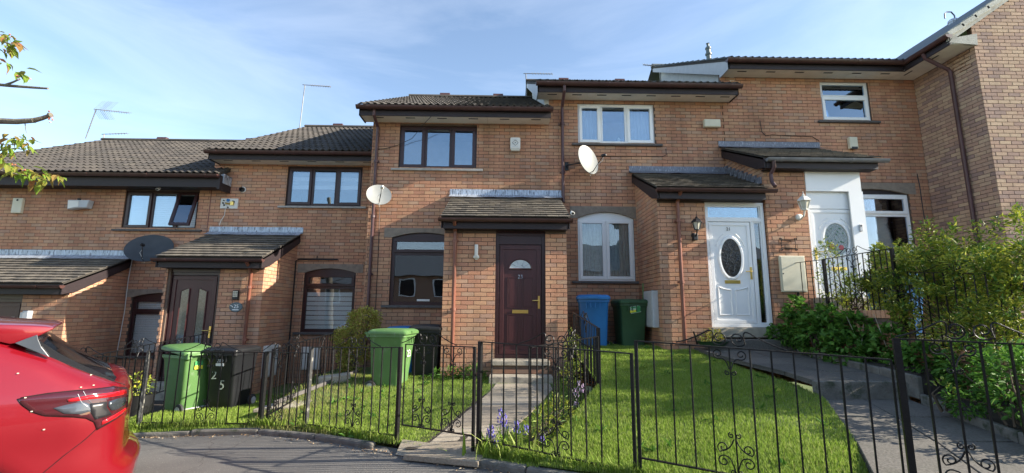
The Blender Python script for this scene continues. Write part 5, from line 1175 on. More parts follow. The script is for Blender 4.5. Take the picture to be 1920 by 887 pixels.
drape('pale curtain at the left of the white three-light window', w21[0]+.05, w21[0]+.47, w21[2]+.04, w21[3]-.02, YA+.22, 'curtain', 6)
drape('pale curtain at the right of the white three-light window', w21[1]-.60, w21[1]-.05, w21[2]+.04, w21[3]-.02, YA+.22, 'curtain', 7)
drape('patterned net curtain in the left light of the white arched window', l21[0]+.05, l21[0]+.56, l21[2]+.05, l21[3], YA+.125, 'net', 9, .012)
drape('patterned net curtain in the right light of the white arched window', l21[0]+.62, l21[1]-.05, l21[2]+.05, l21[3], YA+.125, 'net', 9, .012)
b = MB(); b.box(-1.78, -1.52, YA+.052, YA+.0545, 1.66, 1.70); b.build('window_notice', MT['paper'], None, label='small white notice at the foot of the dark ground floor window', cat='notice', loc=(-1.65, YA+.052, 1.66))
# figures on the sills
b = MB(); b.lathe([(0, 0), (.06, .0), (.07, .05), (.03, .12), (.035, .16), (0, .2)], (2.52, YA+.16, 5.09), n=14); b.build('ornament', MT['offwhite'], None, smooth=True, label='small white ornament on the sill of the white three-light window', cat='ornament', loc=(2.52, YA+.16, 5.09))

# ------------------------------------------------------------------ red car
CC = Vector((-2.82, 3.5, 0)); CA = Vector((-.73, -.68, 0)).normalized(); CN = Vector((CA.y, -CA.x, 0))
CARW = 1.80; ZR = -.22
def csid(px, py, t=0):
    d = fw+rt*(px-960)/F_PX-up*(py-443.5)/F_PX; Pp = CC+CN*t-Vector((0, 0, CAMZ)); k = Pp.dot(CN)/d.dot(CN); q = Vector((0, 0, CAMZ))+d*k
    return (q-CC).dot(CA), q.z
def car_p(s, t, z): return CC+CA*s+CN*t+Vector((0, 0, z))
wz = ZR+.34; wr_ = .39
def arch(cx, n=12): return [(cx-wr_*math.cos(math.pi*k/n), wz+wr_*math.sin(math.pi*k/n)) for k in range(n+1)]
OUT = [(-.20, .26), (-.205, .325), (-.172, .37), (-.122, .424), (-.107, .468), (-.102, .544), (-.100, .667), (-.105, .741), (-.099, .793), (-.085, .872), (-.035, .932), (.032, .960), (.136, 1.013), (.253, 1.079), (.373, 1.163), (.538, 1.255), (.66, 1.318), (.95, 1.375), (1.35, 1.415), (1.9, 1.41), (2.3, 1.35), (2.75, 1.12), (3.05, .94), (3.5, .87), (3.9, .76), (4.12, .60), (4.18, .40), (4.16, .10), (4.08, .02)]
OUT += [(3.78, .0)]+arch(3.38)[::-1][0:]+[(2.9, -.02), (1.3, -.02)]+arch(.80)[::-1]+[(.30, .05), (-.12, .08), (-.19, .14)]
from mathutils.geometry import delaunay_2d_cdt
def seg_d(p, a, b):
    ax, ay = b[0]-a[0], b[1]-a[1]; L2 = ax*ax+ay*ay or 1e-9; t = max(0, min(1, ((p[0]-a[0])*ax+(p[1]-a[1])*ay)/L2)); return math.hypot(p[0]-a[0]-ax*t, p[1]-a[1]-ay*t)
def inside(p, poly):
    c = False; n = len(poly)
    for i in range(n):
        (x1, y1), (x2, y2) = poly[i], poly[(i+1) % n]
        if (y1 > p[1]) != (y2 > p[1]) and p[0] < (x2-x1)*(p[1]-y1)/(y2-y1)+x1: c = not c
    return c
def bdist(p): return min(seg_d(p, OUT[i], OUT[(i+1) % len(OUT)]) for i in range(len(OUT)))
def side_t(s, z, d=None):
    d = bdist((s, z)) if d is None else d
    r = .13 if z > .1 else .03; t = 0
    if d < r: t = r-math.sqrt(max(0, r*r-(r-d)**2))
    t += .42*max(0, z-.90)**1.25                       # tumblehome
    t -= .035*math.exp(-((z-.70)/.18)**2)*min(1, max(0, (s+.1)/.3))+.020*math.exp(-((z-.40)/.12)**2)*min(1, max(0, (s+.1)/.3))   # haunch and lower swell
    t += .05*max(0, .30-z)
    rr_ = .30
    if s+.1 < rr_ : t += .10*((rr_-(s+.1))/rr_)**2.2   # plan curve round the tail
    if s > 3.7: t += .35*(s-3.7)**1.6
    return t
dense = []
for i in range(len(OUT)):
    a, b_ = OUT[i], OUT[(i+1) % len(OUT)]; k = max(1, int(math.hypot(a[0]-b_[0], a[1]-b_[1])/.04)); dense += [(a[0]+(b_[0]-a[0])*j/k, a[1]+(b_[1]-a[1])*j/k) for j in range(k)]
pts = [Vector(p) for p in dense]; nb = len(pts)
for d0 in (.006, .016, .032, .055, .085, .12):
    for i in range(nb):
        a, b_ = dense[i-1], dense[(i+1) % nb]; tx, tz_ = b_[0]-a[0], b_[1]-a[1]; l = math.hypot(tx, tz_) or 1; nx, nz_ = tz_/l, -tx/l
        q = (dense[i][0]+nx*d0, dense[i][1]+nz_*d0)
        if not inside(q, OUT): q = (dense[i][0]-nx*d0, dense[i][1]-nz_*d0)
        if inside(q, OUT) and bdist(q) > d0*.93: pts.append(Vector(q))
gx_ = -.1
while gx_ < 4.2:
    gz_ = 0.0
    while gz_ < 1.42:
        q = (gx_, gz_)
        if inside(q, OUT) and bdist(q) > .14: pts.append(Vector(q))
        gz_ += .05
    gx_ += .05 if gx_ < 1 else .12
vo, _, fo, *_r = delaunay_2d_cdt(pts, [(i, (i+1) % nb) for i in range(nb)], [], 1, 1e-5)
car = empty('parked_car', CC+CA*2+CN*.9+Vector((0, 0, ZR)), 'red hatchback parked at the left edge, only its tail in view', 'car')
b = MB(); V1 = []; V2 = []
dd = [bdist(p) for p in vo]; dd = [0 if x < 1e-4 else x for x in dd]
for p, d0 in zip(vo, dd): t = side_t(p.x, p.y, d0); V1.append(car_p(p.x, t, p.y)); V2.append(car_p(p.x, CARW-t, p.y))
b.add(V1, [tuple(f) for f in fo]); b.add(V2, [tuple(reversed(f)) for f in fo])
NV = len(V1); idx = {}
for i, p in enumerate(vo):
    idx[(round(p.x, 4), round(p.y, 4))] = i
loop = [idx.get((round(x, 4), round(z, 4))) for x, z in dense]; loop = [i for i in loop if i is not None]
segs = 8; prev = loop
base_i = len(b.v)
rows = [loop]
for k in range(1, segs):
    row = []
    for i in loop:
        p = vo[i]; t0 = side_t(p.x, p.y, 0); t = t0+(CARW-2*t0)*k/segs; u_ = 2*k/segs-1
        crown = .035*(1-u_*u_)*(1 if p.y > .9 else 0); back = -.07*(1-u_*u_)*(1 if p.x < .05 else 0)
        row.append(len(b.v)); b.v.append(tuple(car_p(p.x+back, t, p.y+crown)))
    rows.append(row)
rows.append([i+NV for i in loop]); m_ = len(loop)
for r1_, r2_ in zip(rows, rows[1:]):
    for j in range(m_): b.f.append((r1_[j], r2_[j], r2_[(j+1) % m_], r1_[(j+1) % m_])); b.r.append(0.0); b.mi.append(0)
body = b.build('body', MT['carred'], car, smooth=True)
import bmesh
bmm = bmesh.new(); bmm.from_mesh(body.data); bmesh.ops.remove_doubles(bmm, verts=bmm.verts, dist=1e-5); bmesh.ops.recalc_face_normals(bmm, faces=bmm.faces); bmm.to_mesh(body.data); bmm.free()
try: body.data.set_sharp_from_angle(angle=R(50))
except Exception: pass
def patch(name, poly, mk, off=.004, res=.022, thick=.006, side=0, parent=None):
    """a thin shell that follows the flank inside an outline given in (s, z)"""
    P0 = []
    for i in range(len(poly)):
        a, c = poly[i], poly[(i+1) % len(poly)]; k = max(1, int(math.hypot(a[0]-c[0], a[1]-c[1])/res)); P0 += [(a[0]+(c[0]-a[0])*j/k, a[1]+(c[1]-a[1])*j/k) for j in range(k)]
    nb_ = len(P0); pp = [Vector(p) for p in P0]; x0_, x1_ = min(p[0] for p in poly), max(p[0] for p in poly); z0_, z1_ = min(p[1] for p in poly), max(p[1] for p in poly)
    x = x0_
    while x < x1_:
        z = z0_
        while z < z1_:
            if inside((x, z), poly) and min(seg_d((x, z), P0[i], P0[(i+1) % nb_]) for i in range(nb_)) > res*.5: pp.append(Vector((x, z)))
            z += res
        x += res
    v_, _, f_, *_r2 = delaunay_2d_cdt(pp, [(i, (i+1) % nb_) for i in range(nb_)], [], 1, 1e-6)
    b = MB(); t_ = lambda p: side_t(p.x, p.y)
    V = [car_p(p.x, t_(p)-off, p.y) if not side else car_p(p.x, CARW-t_(p)+off, p.y) for p in v_]
    b.add(V, [tuple(f) for f in f_]); o = b.build(name, MT[mk], parent or car, smooth=True)
    so_ = o.modifiers.new('shell', 'SOLIDIFY'); so_.thickness = thick; so_.offset = 0
    return o
S = lambda l, t=0: [csid(x, y, t) for x, y in l]
LAMP = S([(33.5, 749), (50, 745), (100.5, 737), (167.5, 731), (214, 728.5), (240, 733), (244, 740), (244, 757), (243, 769), (232, 780), (181, 804), (177.5, 791), (161, 782.6), (127, 779), (80, 777.5), (60, 771), (40, 757.5)])
for sd in (0, 1):
    lamp = patch('tail_lamp', LAMP, 'lampdark', .004, side=sd)
    patch('lamp_seam', [(LAMP[i][0]+(LAMP[i][0]-.2)*.02+.0, LAMP[i][1]+(LAMP[i][1]-.82)*.06) for i in range(len(LAMP))], 'cargap', .0015, side=sd, thick=.002, parent=lamp)
    patch('light_bar', S([(126, 748), (165, 741), (235, 735), (241, 736), (240, 743), (170, 748), (128, 753)]), 'lampred', .009, side=sd, parent=lamp)
    patch('light_bar', S([(190, 797), (215, 787), (238, 777), (242, 771), (238, 770), (214, 780), (192, 789)]), 'lampred', .009, side=sd, parent=lamp)
    patch('clear_lens', S([(204, 753), (222, 749), (238, 748), (239, 757), (236, 764), (220, 770), (209, 771), (203, 762)]), 'lampclear', .009, side=sd, parent=lamp)
    patch('grey_reflector', S([(100, 764), (128, 757), (155, 752), (170, 757), (176, 768), (150, 775), (120, 774)]), 'lampgrey', .008, side=sd, parent=lamp)
    patch('smoked_band', S([(168, 756), (202, 753), (200, 764), (210, 778), (178, 786), (170, 772)]), 'cartrim', .0085, side=sd, parent=lamp)
    for l_ in ([(156, 733), (163, 745), (180, 765), (205, 789)], [(146, 738), (152, 752), (168, 770), (183, 784)]):
        b = MB(); pl = S(l_); b.tube([car_p(s_, side_t(s_, z_)-.011 if not sd else CARW-side_t(s_, z_)+.011, z_) for s_, z_ in pl], .0014, 5); b.build('lens_crease', MT['lampclear'], lamp, smooth=True)
    for l_ in ([(181, 804), (160, 823), (120, 853), (79, 887), (40, 915)], [(176, 792), (180, 800), (181, 806)], [(216, 727), (150, 731), (90, 737), (40, 745), (34, 750), (42, 760), (60, 772), (85, 779), (140, 781), (165, 784), (177, 792)], [(238, 726), (205, 716), (174, 706), (134, 691), (92, 669), (60, 655), (30, 645), (0, 634), (-60, 612)]):
        b = MB(); pl = S(l_)
        q_ = [car_p(s_, side_t(s_, z_)-.0012 if not sd else CARW-side_t(s_, z_)+.0012, z_) for s_, z_ in pl]; b.tube(q_, .0028, 4); b.build('panel_gap', MT['cargap'], car)
# rear glass, spoiler and its side fins
b = MB(); gl_ = [csid(x, y, .22) for x, y in ((60, 636), (75, 640), (112, 664), (152, 684), (186, 699), (214, 713))]
top = [(s, z+.020) for s, z in gl_]; low = [(s+.02, z-.07) for s, z in gl_]
n_ = 10
V = []
for k in range(n_+1):
    u_ = 2*k/n_-1; t = .155+(CARW-.31)*k/n_; V += [car_p(s-.05*(1-u_*u_), t, z+.012*(1-u_*u_)-.012) for s, z in top]+[car_p(s, t, z) for s, z in low[::-1]]
m_ = len(top)*2
b.add(V, [(k*m_+j, k*m_+(j+1) % m_, (k+1)*m_+(j+1) % m_, (k+1)*m_+j) for k in range(n_) for j in range(m_)]+[tuple(range(m_-1, -1, -1)), tuple(n_*m_+j for j in range(m_))]); b.build('rear_window', MT['carglass'], car, smooth=True)
b = MB(); sp_ = [csid(x, y, .15) for x, y in ((-60, 600), (0, 606.5), (50, 607.5), (85, 609.5), (100.5, 612.5), (99, 615), (70, 628.5), (45, 638), (20, 642), (-60, 625))]
n_ = 16; V = []
for k in range(n_+1):
    u_ = 2*k/n_-1; e_ = .045*abs(u_)**6; t = .13+(CARW-.26)*k/n_; V += [car_p(s+(.05*u_*u_-.05), t, z+.02*(1-u_*u_)-.01*abs(u_)**8) for s, z in sp_]
m_ = len(sp_); b.add(V, [(k*m_+j, k*m_+(j+1) % m_, (k+1)*m_+(j+1) % m_, (k+1)*m_+j) for k in range(n_) for j in range(m_)]+[tuple(range(m_-1, -1, -1)), tuple(n_*m_+j for j in range(m_))]); b.build('spoiler', MT['carred'], car, smooth=True, bevel=.004)
fin = [csid(x, y, .12) for x, y in ((28, 643), (50, 634.5), (70, 627.5), (72, 636), (78, 650), (94, 670), (60, 656))]
for t0 in (.095, CARW-.125): b = MB(); b.prism([car_p(s, t0, z) for s, z in fin], CN*.03); b.build('spoiler_fin', MT['carchrome'], car, bevel=.003)
b = MB(); p_ = csid(178, 697, .6); b.tube([car_p(p_[0]+.05, .75, p_[1]+.03), car_p(p_[0]-.02, .95, p_[1]+.035), car_p(p_[0]+.02, 1.3, p_[1]+.04)], .012, 6); b.build('rear_wiper', MT['cartrim'], car)
for cx in (.80, 3.38):
    for t0 in (.03, CARW-.25):
        b = MB(); b.lathe([(.20, 0), (.30, .0), (.335, .03), (.335, .19), (.30, .22), (.20, .22)], car_p(cx, t0, wz-.0), CN, 32); w_ = b.build('tyre', MT['rubber'], car, smooth=True)
        b = MB(); b.lathe([(.21, .03), (.20, .05), (.06, .07), (0, .06)], car_p(cx, t0 if t0 < 1 else t0+.0, wz), CN if t0 < 1 else CN, 24); b.build('rim', MT['chrome'], w_, smooth=True)
    b = MB(); b.lathe([(wr_-.003, .0), (wr_-.003, CARW-.16)], car_p(cx, .08, wz), CN, 24); b.build('arch_liner', MT['cartrim'], car)
b = MB(); b.obox(car_p(2.0, CARW/2, .0), CA*1.9, CN*.7, (0, 0, .05)); b.build('underbody', MT['cartrim'], car)
# side windows beyond the frame
patch('side_window', [(1.0, 1.0), (1.15, 1.27), (1.6, 1.33), (1.85, 1.33), (1.85, .98)], 'carglass', res=.06); patch('side_window', [(1.92, .98), (1.92, 1.33), (2.2, 1.29), (2.72, 1.02), (2.7, .98)], 'carglass', res=.06)
# blossom fallen on the paint
for x, y in ((33, 701), (152, 726), (172, 706), (60, 770), (83, 803), (20, 640), (176, 723), (48, 745)):
    s_, z_ = csid(x, y); b = MB(); b.obox(car_p(s_, side_t(s_, z_)-.010, z_), CA*.005, CN*.001, (0, 0, .003)); b.build('fallen_petal', MT['cream'], None, label='tiny pale petal stuck to the red car', cat='petal', group='petals on the car', loc=car_p(s_, 0, z_))

# ------------------------------------------------------------------ vegetation
def np_mesh(name, V, Fc, m, rnd=None, parent=None, kind='stuff', **kw):
    """V (n,3), Fc (k,4) quads"""
    me = bpy.data.meshes.new(name); off = np.array(W(parent)) if parent else np.array(kw.pop('loc', (0, 0, 0)), float)
    V = np.asarray(V, float)-off; me.vertices.add(len(V)); me.vertices.foreach_set('co', V.astype(np.float32).ravel())
    k = Fc.shape[1]; me.loops.add(Fc.size); me.loops.foreach_set('vertex_index', Fc.astype(np.int32).ravel()); me.polygons.add(len(Fc))
    me.polygons.foreach_set('loop_start', np.arange(0, Fc.size, k, dtype=np.int32)); me.polygons.foreach_set('loop_total', np.full(len(Fc), k, np.int32))
    me.update(calc_edges=True); me.materials.append(m)
    if rnd is not None: me.attributes.new('rnd', 'FLOAT', 'FACE').data.foreach_set('value', rnd.astype(np.float32))
    o = bpy.data.objects.new(name, me); COL.objects.link(o)
    if parent: o.parent = parent
    else: o.location = off
    WLOC[o.name] = Vector(off)
    return props(o, kind=kind, **kw)
def blades(name, P, h, w_, m, lean=.5, lab=None, cat=None, parent=None):
    n = len(P); a = RNG.uniform(0, 2*np.pi, n); d = np.stack([np.cos(a), np.sin(a), np.zeros(n)], 1); sd = np.stack([-np.sin(a), np.cos(a), np.zeros(n)], 1)
    hh = (h*RNG.uniform(.5, 1.3, n))[:, None]; ww = w_*RNG.uniform(.7, 1.3, n)[:, None]; ln = lean*RNG.uniform(.1, 1, n)[:, None]; up_ = np.array([0, 0, 1.])
    b0 = P-sd*ww; b1 = P+sd*ww; m0 = P+up_*hh*.55+d*hh*ln*.3; t = P+up_*hh*(1-.25*ln)+d*hh*ln
    V = np.stack([b0, b1, m0+sd*ww*.8, m0-sd*ww*.8, t+sd*ww*.15, t-sd*ww*.15], 1).reshape(-1, 3)
    i = np.arange(n)[:, None]*6; Fc = np.concatenate([i+np.array([[0, 1, 2, 3]]), i+np.array([[3, 2, 4, 5]])], 1).reshape(-1, 4)
    return np_mesh(name, V, Fc, m, np.repeat(RNG.uniform(.001, .999, n), 2), parent, label=lab, cat=cat)
def clumpy(x, y, s=1.4): return np.array([nz(a, b_, s) for a, b_ in zip(x, y)])
def lawn_blades(fn, n, h, w_, m, lab, keep=None, dens=None):
    u = RNG.uniform(0, 1, n); v = RNG.uniform(0, 1, n)**(dens or 1.0)
    P = np.array([tuple(fn(a, b_)) for a, b_ in zip(u, v)])
    k = RNG.uniform(0, 1, n) < .75+.5*clumpy(P[:, 0], P[:, 1], 1.1)
    if keep is not None: k &= np.array([keep(p) for p in P])
    P = P[k]; hs = h*(1+.5*clumpy(P[:, 0], P[:, 1], 2.2))
    return blades('grass', P, hs, w_, m, lab=lab, cat='grass')
onpath23 = lambda p: not (4.1 < p[1] < 7.4 and -.95+.80*min(1, max(0, (p[1]-4.36)/2.9))**.8 < p[0] < -.17+.97*min(1, max(0, (p[1]-4.36)/2.9)*1.1)**.8)
lawn_blades(lawn21, 190000, .036, .0024, LEAF['grass'], 'bright green grass of the big sloping lawn by door 21', dens=1.35)
lawn_blades(gpt(z_23, -3.2, xdiv, 9.0), 130000, .030, .0024, LEAF['grass'], 'short grass of the middle lawn beside the pale slab path', keep=lambda p: onpath23(p) and not (p[0] < -2.3 and nz(p[0], p[1], 1.3)+(-2.5-p[0])*.6 > -.12), dens=1.1)
lawn_blades(gpt(z_23, -3.2, -1.4, 8.2), 20000, .04, .0024, LEAF['drygrass'], 'dry thin grass at the left of the middle lawn', keep=lambda p: p[0] < -1.9)
lawn_blades(gpt(z_25, -5.2, -3.2, 9.0), 60000, .036, .0026, LEAF['grass'], 'grass in front of the bins marked 25')
lawn_blades(lawn21, 16000, .042, .0024, LEAF['drygrass'], 'straw coloured dead grass scattered through the big lawn', keep=lambda p: nz(p[0]+9, p[1], 1.7) > .05)
def rosette(x, y, z, n=7):
    return [(x, y, z)]*n
cl = []
for i in range(70):
    u_, v_ = RNG.uniform(), RNG.uniform(); q = lawn21(u_, v_) if i % 2 else gpt(z_23, -3.2, -1.0, 8.0)(u_, v_); cl += [tuple(q+Vector((RNG.normal(0, .02), RNG.normal(0, .02), .02))) for _ in range(8)]
# taller grass and weeds along the foot of the front railings
xs = RNG.uniform(-5.0, 2.3, 14000); xs = xs[(np.abs(xs+.62) > .42)]; P = np.array([(x, yfront(x)-.06+abs(RNG.normal(0, .10)), street(x)+.04) for x in xs])
kk = RNG.uniform(0, 1, len(P)) < .55+.9*clumpy(P[:, 0], P[:, 1], 2.0); P = P[kk]
blades('long_grass', P, .12, .004, LEAF['grass'], .8, 'long grass tufts along the foot of the front railings', 'grass')
xs = RNG.uniform(-9, 5, 2600); P = np.array([(x, yfront(x)-.17-abs(RNG.normal(0, .07)), street(x)+.006) for x in xs]); P = P[RNG.uniform(0, 1, len(P)) < .4+1.2*clumpy(P[:, 0], P[:, 1], 1.6)]
LITTER = ramp_mat('leaf litter', [(.30, .18, .09), (.40, .28, .16), (.22, .14, .08), (.5, .42, .3)], bump=0)
blades('leaf_litter', P, .008, .010, LITTER, 1.5, 'brown blossom litter swept along the kerb', 'leaf litter')

WEEDS = cl
def leafmesh(name, L_, w_, m, fold=.25, droop=.2):
    b = MB(); z = lambda t: -droop*L_*t*t
    b.add([(0, 0, 0), (-w_*.42, L_*.22, w_*fold*.8+z(.22)), (-w_*.5, L_*.55, w_*fold+z(.55)), (0, L_, z(1)), (w_*.5, L_*.55, w_*fold+z(.55)), (w_*.42, L_*.22, w_*fold*.8+z(.22)), (0, L_*.5, z(.5))],
          [(0, 6, 2, 1), (6, 3, 2), (0, 5, 4, 6), (6, 4, 3)]); return b.mesh(name, m)
def leaves(name, P, D, L_, w_, m, parent, fold=.25, droop=.2, kind='stuff'):
    """P positions, D outward directions"""
    n = len(P); D = D+RNG.normal(0, .55, (n, 3)); D /= np.linalg.norm(D, axis=1)[:, None]
    S_ = np.cross(D, np.array([0, 0, 1.])+RNG.normal(0, .45, (n, 3))); S_ /= np.linalg.norm(S_, axis=1)[:, None]; U_ = np.cross(S_, D)
    sc = RNG.uniform(.6, 1.25, n)[:, None]; t = lambda x, y, z: P+(S_*x+D*y+U_*z)*sc
    V = np.stack([t(0, 0, 0), t(-w_*.45, L_*.3, w_*fold), t(-w_*.42, L_*.6, w_*fold-droop*L_*.36), t(0, L_, -droop*L_), t(w_*.42, L_*.6, w_*fold-droop*L_*.36), t(w_*.45, L_*.3, w_*fold)], 1).reshape(-1, 3)
    i = np.arange(n)[:, None]*6; Fc = np.concatenate([i+np.array([[0, 3, 2, 1]]), i+np.array([[0, 5, 4, 3]])], 1).reshape(-1, 4)
    return np_mesh(name, V, Fc, m, np.repeat(RNG.uniform(.001, .999, n), 2), parent, kind=kind)
def blob_points(blobs, n, shell=.55, noise_s=2.6, gap=.12):
    out = []; dirs = []; vol = np.array([b_[3]*b_[4]*b_[5] for b_ in blobs])**.67; cnt = (n*vol/vol.sum()).astype(int)
    for b_, c in zip(blobs, cnt):
        d = RNG.normal(0, 1, (c, 3)); d /= np.linalg.norm(d, axis=1)[:, None]; r = shell+(1-shell)*RNG.uniform(0, 1, c)**.5
        q = np.array([noise.noise(Vector(tuple(x*noise_s+b_[0]*3))) for x in d]); r = r*(1+.38*q)
        p = np.array(b_[:3])+d*np.array(b_[3:6])*r[:, None]
        g = np.array([noise.noise(Vector(tuple(x*5.0))) for x in p]) > -gap*2.2
        out.append(p[g]); dirs.append(d[g])
    return np.concatenate(out), np.concatenate(dirs)
from mathutils import noise
def shrub(name, cat, label, base, blobs, n, L_, w_, mk, nind=0, stems=6, group=None, shell=.5, gap=.12, stem_r=.012, up_bias=.35, **k):
    e = empty(name, base, label, cat, group); P, D = blob_points(blobs, n, shell, gap=gap); D = D*np.array([1, 1, .7])+np.array([0, 0, up_bias])
    # the leaves that show largest become single parts
    if nind:
        dist = np.array([(p[0]**2+p[1]**2)**.5+(0 if 0 < (proj(p) or (-9, 0))[0] < 1920 else 50)+(.9*d[1]) for p, d in zip(P, D)]); o_ = np.argsort(dist+RNG.uniform(0, .5, len(P)))[:nind]
        lm_ = leafmesh('leaf', L_, w_, LEAF[mk])
        for i in o_:
            dd_ = Vector(D[i])+Vector(RNG.normal(0, .4, 3)); dd_.normalize(); place('leaf', lm_, e, P[i], dd_.to_track_quat('Y', 'Z').to_euler(), float(RNG.uniform(.01, .99)))
        mask = np.ones(len(P), bool); mask[o_] = False; P, D = P[mask], D[mask]
    leaves('foliage', P, D, L_, w_, LEAF[mk], e, **k)
    b = MB(); bx = Vector(base)
    for i in range(stems):
        t = blobs[i % len(blobs)]; tip = Vector((t[0]+random.uniform(-.5, .5)*t[3], t[1]+random.uniform(-.5, .5)*t[4], t[2]+random.uniform(-.1, .6)*t[5])); r_ = bx+Vector((random.uniform(-.1, .1), random.uniform(-.1, .1), 0)); mid = (r_+tip)/2+Vector((random.uniform(-.08, .08), random.uniform(-.08, .08), .05))
        b.tube([r_, mid, tip], stem_r, 5, r1=stem_r*.3)
    b.build('stems', MT['stem'], e, smooth=True)
    return e
hb = [(5.42, 5.80, 1.90, .34, .42, .38), (5.50, 5.2, 1.80, .38, .42, .46), (5.38, 4.65, 1.60, .36, .36, .50), (5.40, 6.35, 1.85, .26, .30, .34), (5.10, 4.9, 1.15, .20, .5, .34), (5.85, 5.5, 1.98, .36, .42, .34), (5.35, 5.3, 1.30, .28, .55, .34), (6.2, 5.9, 1.95, .36, .4, .3)]
rh = random.Random(21)
for i in range(44):
    y = rh.uniform(4.35, 6.7); x = 5.12+rh.uniform(.02, .75); hb.append((x, y, 2.02+.12*math.sin(y*5)+rh.uniform(-.22, .26), rh.uniform(.07, .15), rh.uniform(.08, .17), rh.uniform(.12, .24)))
for i in range(26): hb.append((5.12+rh.uniform(.05, .7), rh.uniform(4.4, 6.3), 2.38+rh.uniform(-.12, .16), .045, .05, rh.uniform(.14, .26)))
for i in range(16): hb.append((5.08+rh.uniform(-.12, .05), rh.uniform(4.4, 6.0), rh.uniform(1.2, 2.0), .10, .14, .13))
shrub('golden_hedge', 'hedge', 'golden green hedge leaning over the railing at the right edge', (5.5, 5.2, 1.0), hb, 30000, .058, .022, 'privet', nind=250, stems=36, gap=.03, shell=.45)
P, D = blob_points(hb, 9000, .3, gap=.1); leaves('foliage', P, D, .034, .014, LEAF['berry'], bpy.data.objects['golden_hedge'])
shrub('garden_shrub', 'shrub', 'thin glossy shrub poking through the railing in front of the rose-glass door', (5.35, 7.0, 1.4), [(5.34, 7.25, 1.98, .22, .28, .42), (5.36, 6.75, 1.75, .24, .30, .40), (5.34, 6.25, 1.90, .28, .30, .45), (5.30, 7.35, 2.45, .17, .2, .22), (5.45, 6.0, 1.6, .3, .3, .5), (5.12, 6.5, 1.75, .14, .3, .25), (5.10, 7.0, 1.6, .12, .2, .2)], 6500, .05, .02, 'privet', nind=60, stems=10, gap=.02)
shrub('raspberry_bush', 'bush', 'dark green raspberry bush below the cream meter cover and brick wall', (4.8, 7.0, .85), [(4.86, 7.55, 1.22, .20, .36, .30), (4.80, 7.0, 1.12, .24, .40, .34), (4.74, 6.4, .98, .22, .36, .28), (4.98, 7.75, 1.52, .12, .18, .22), (4.88, 6.1, .92, .12, .2, .2), (4.72, 7.85, 1.1, .16, .2, .22), (4.92, 6.95, 1.38, .14, .26, .20), (4.90, 6.4, 1.28, .15, .28, .22), (4.92, 5.85, 1.10, .14, .22, .24), (4.86, 5.4, .95, .14, .28, .2)], 4200, .085, .06, 'berry', nind=220, stems=14, shell=.6, up_bias=.1)
shrub('nettle_clump', 'plant clump', 'fresh green leafy clump right of the grey slab path', (4.4, 3.9, .55), [(4.32, 3.85, .92, .22, .26, .34), (4.50, 4.15, .95, .2, .25, .3), (4.05, 3.45, .70, .12, .14, .16), (4.75, 4.7, .95, .18, .3, .3), (4.25, 4.3, .68, .1, .2, .12)], 2600, .055, .028, 'berry', nind=90, stems=10, up_bias=.2)
shrub('weed_clump', 'plant clump', 'small yellow green seedling in the dark bed beside the grey path', (4.32, 4.55, .55), [(4.32, 4.55, .72, .10, .10, .12)], 90, .05, .025, 'privet', stems=4)
shrub('bronze_shrub', 'shrub', 'round bronze tipped shrub between the striped blind window and the green bin', (-2.8, 8.75, .2), [(-2.62, 8.75, 1.26, .33, .28, .25), (-2.84, 8.62, .95, .30, .28, .22), (-2.74, 8.6, .62, .28, .26, .28)], 9500, .036, .022, 'acer', nind=110, stems=10)
shrub('fence_shrub', 'shrub', 'small green shrub behind the railing left of the blue bin by the arched window', (1.02, 6.9, .4), [(1.02, 6.9, .85, .13, .2, .34), (.95, 6.6, .62, .16, .2, .2)], 900, .04, .016, 'privet', stems=6)
shrub('weed_clump', 'plant clump', 'weeds at the foot of the red-brown downpipe of the middle porch', (-.75, 7.85, .35), [(-.95, 7.85, .42, .25, .12, .12), (-.5, 7.85, .42, .22, .12, .14)], 380, .09, .02, 'berry', stems=4, up_bias=.8)
shrub('weed_clump', 'plant clump', 'weeds and dead twigs where the slanting railing meets the path', (.35, 4.55, .2), [(.40, 4.62, .40, .16, .26, .18), (.62, 5.1, .42, .14, .3, .16), (.22, 4.45, .30, .12, .1, .1)], 750, .055, .014, 'privet', stems=14, up_bias=.5, stem_r=.005)
shrub('ivy_patch', 'plant clump', 'low dark plants along the brick retaining wall', (4.9, 5.4, .7), [(4.85, 5.5, .85, .10, .5, .14), (4.8, 4.7, .75, .12, .4, .12), (4.9, 5.2, 1.02, .08, .4, .14)], 900, .05, .028, 'berry', stems=10)
leaves('lawn_weeds', np.array(WEEDS), np.tile([0, 0, .35], (len(WEEDS), 1)), .07, .022, LEAF['berry'], None)
props(bpy.data.objects['lawn_weeds'], 'small dandelion leaves dotted through the lawns', 'weeds')
# dead canes in front of the retaining wall
e = empty('dead_canes', (4.85, 6.0, .7), 'pale dead canes standing beside the raspberry bush', 'canes'); 
for i in range(7):
    x, y = 4.80+random.uniform(-.08, .12), 5.95+random.uniform(-.3, .35); b = MB(); b.tube([(x, y, .65), (x+random.uniform(-.05, .05), y, 1.0), (x+random.uniform(-.12, .12), y+.05, 1.35+random.uniform(-.1, .15))], .007, 5, r1=.003); b.build('cane', MT['stem'] if i % 2 else MT['step'], e, smooth=True)
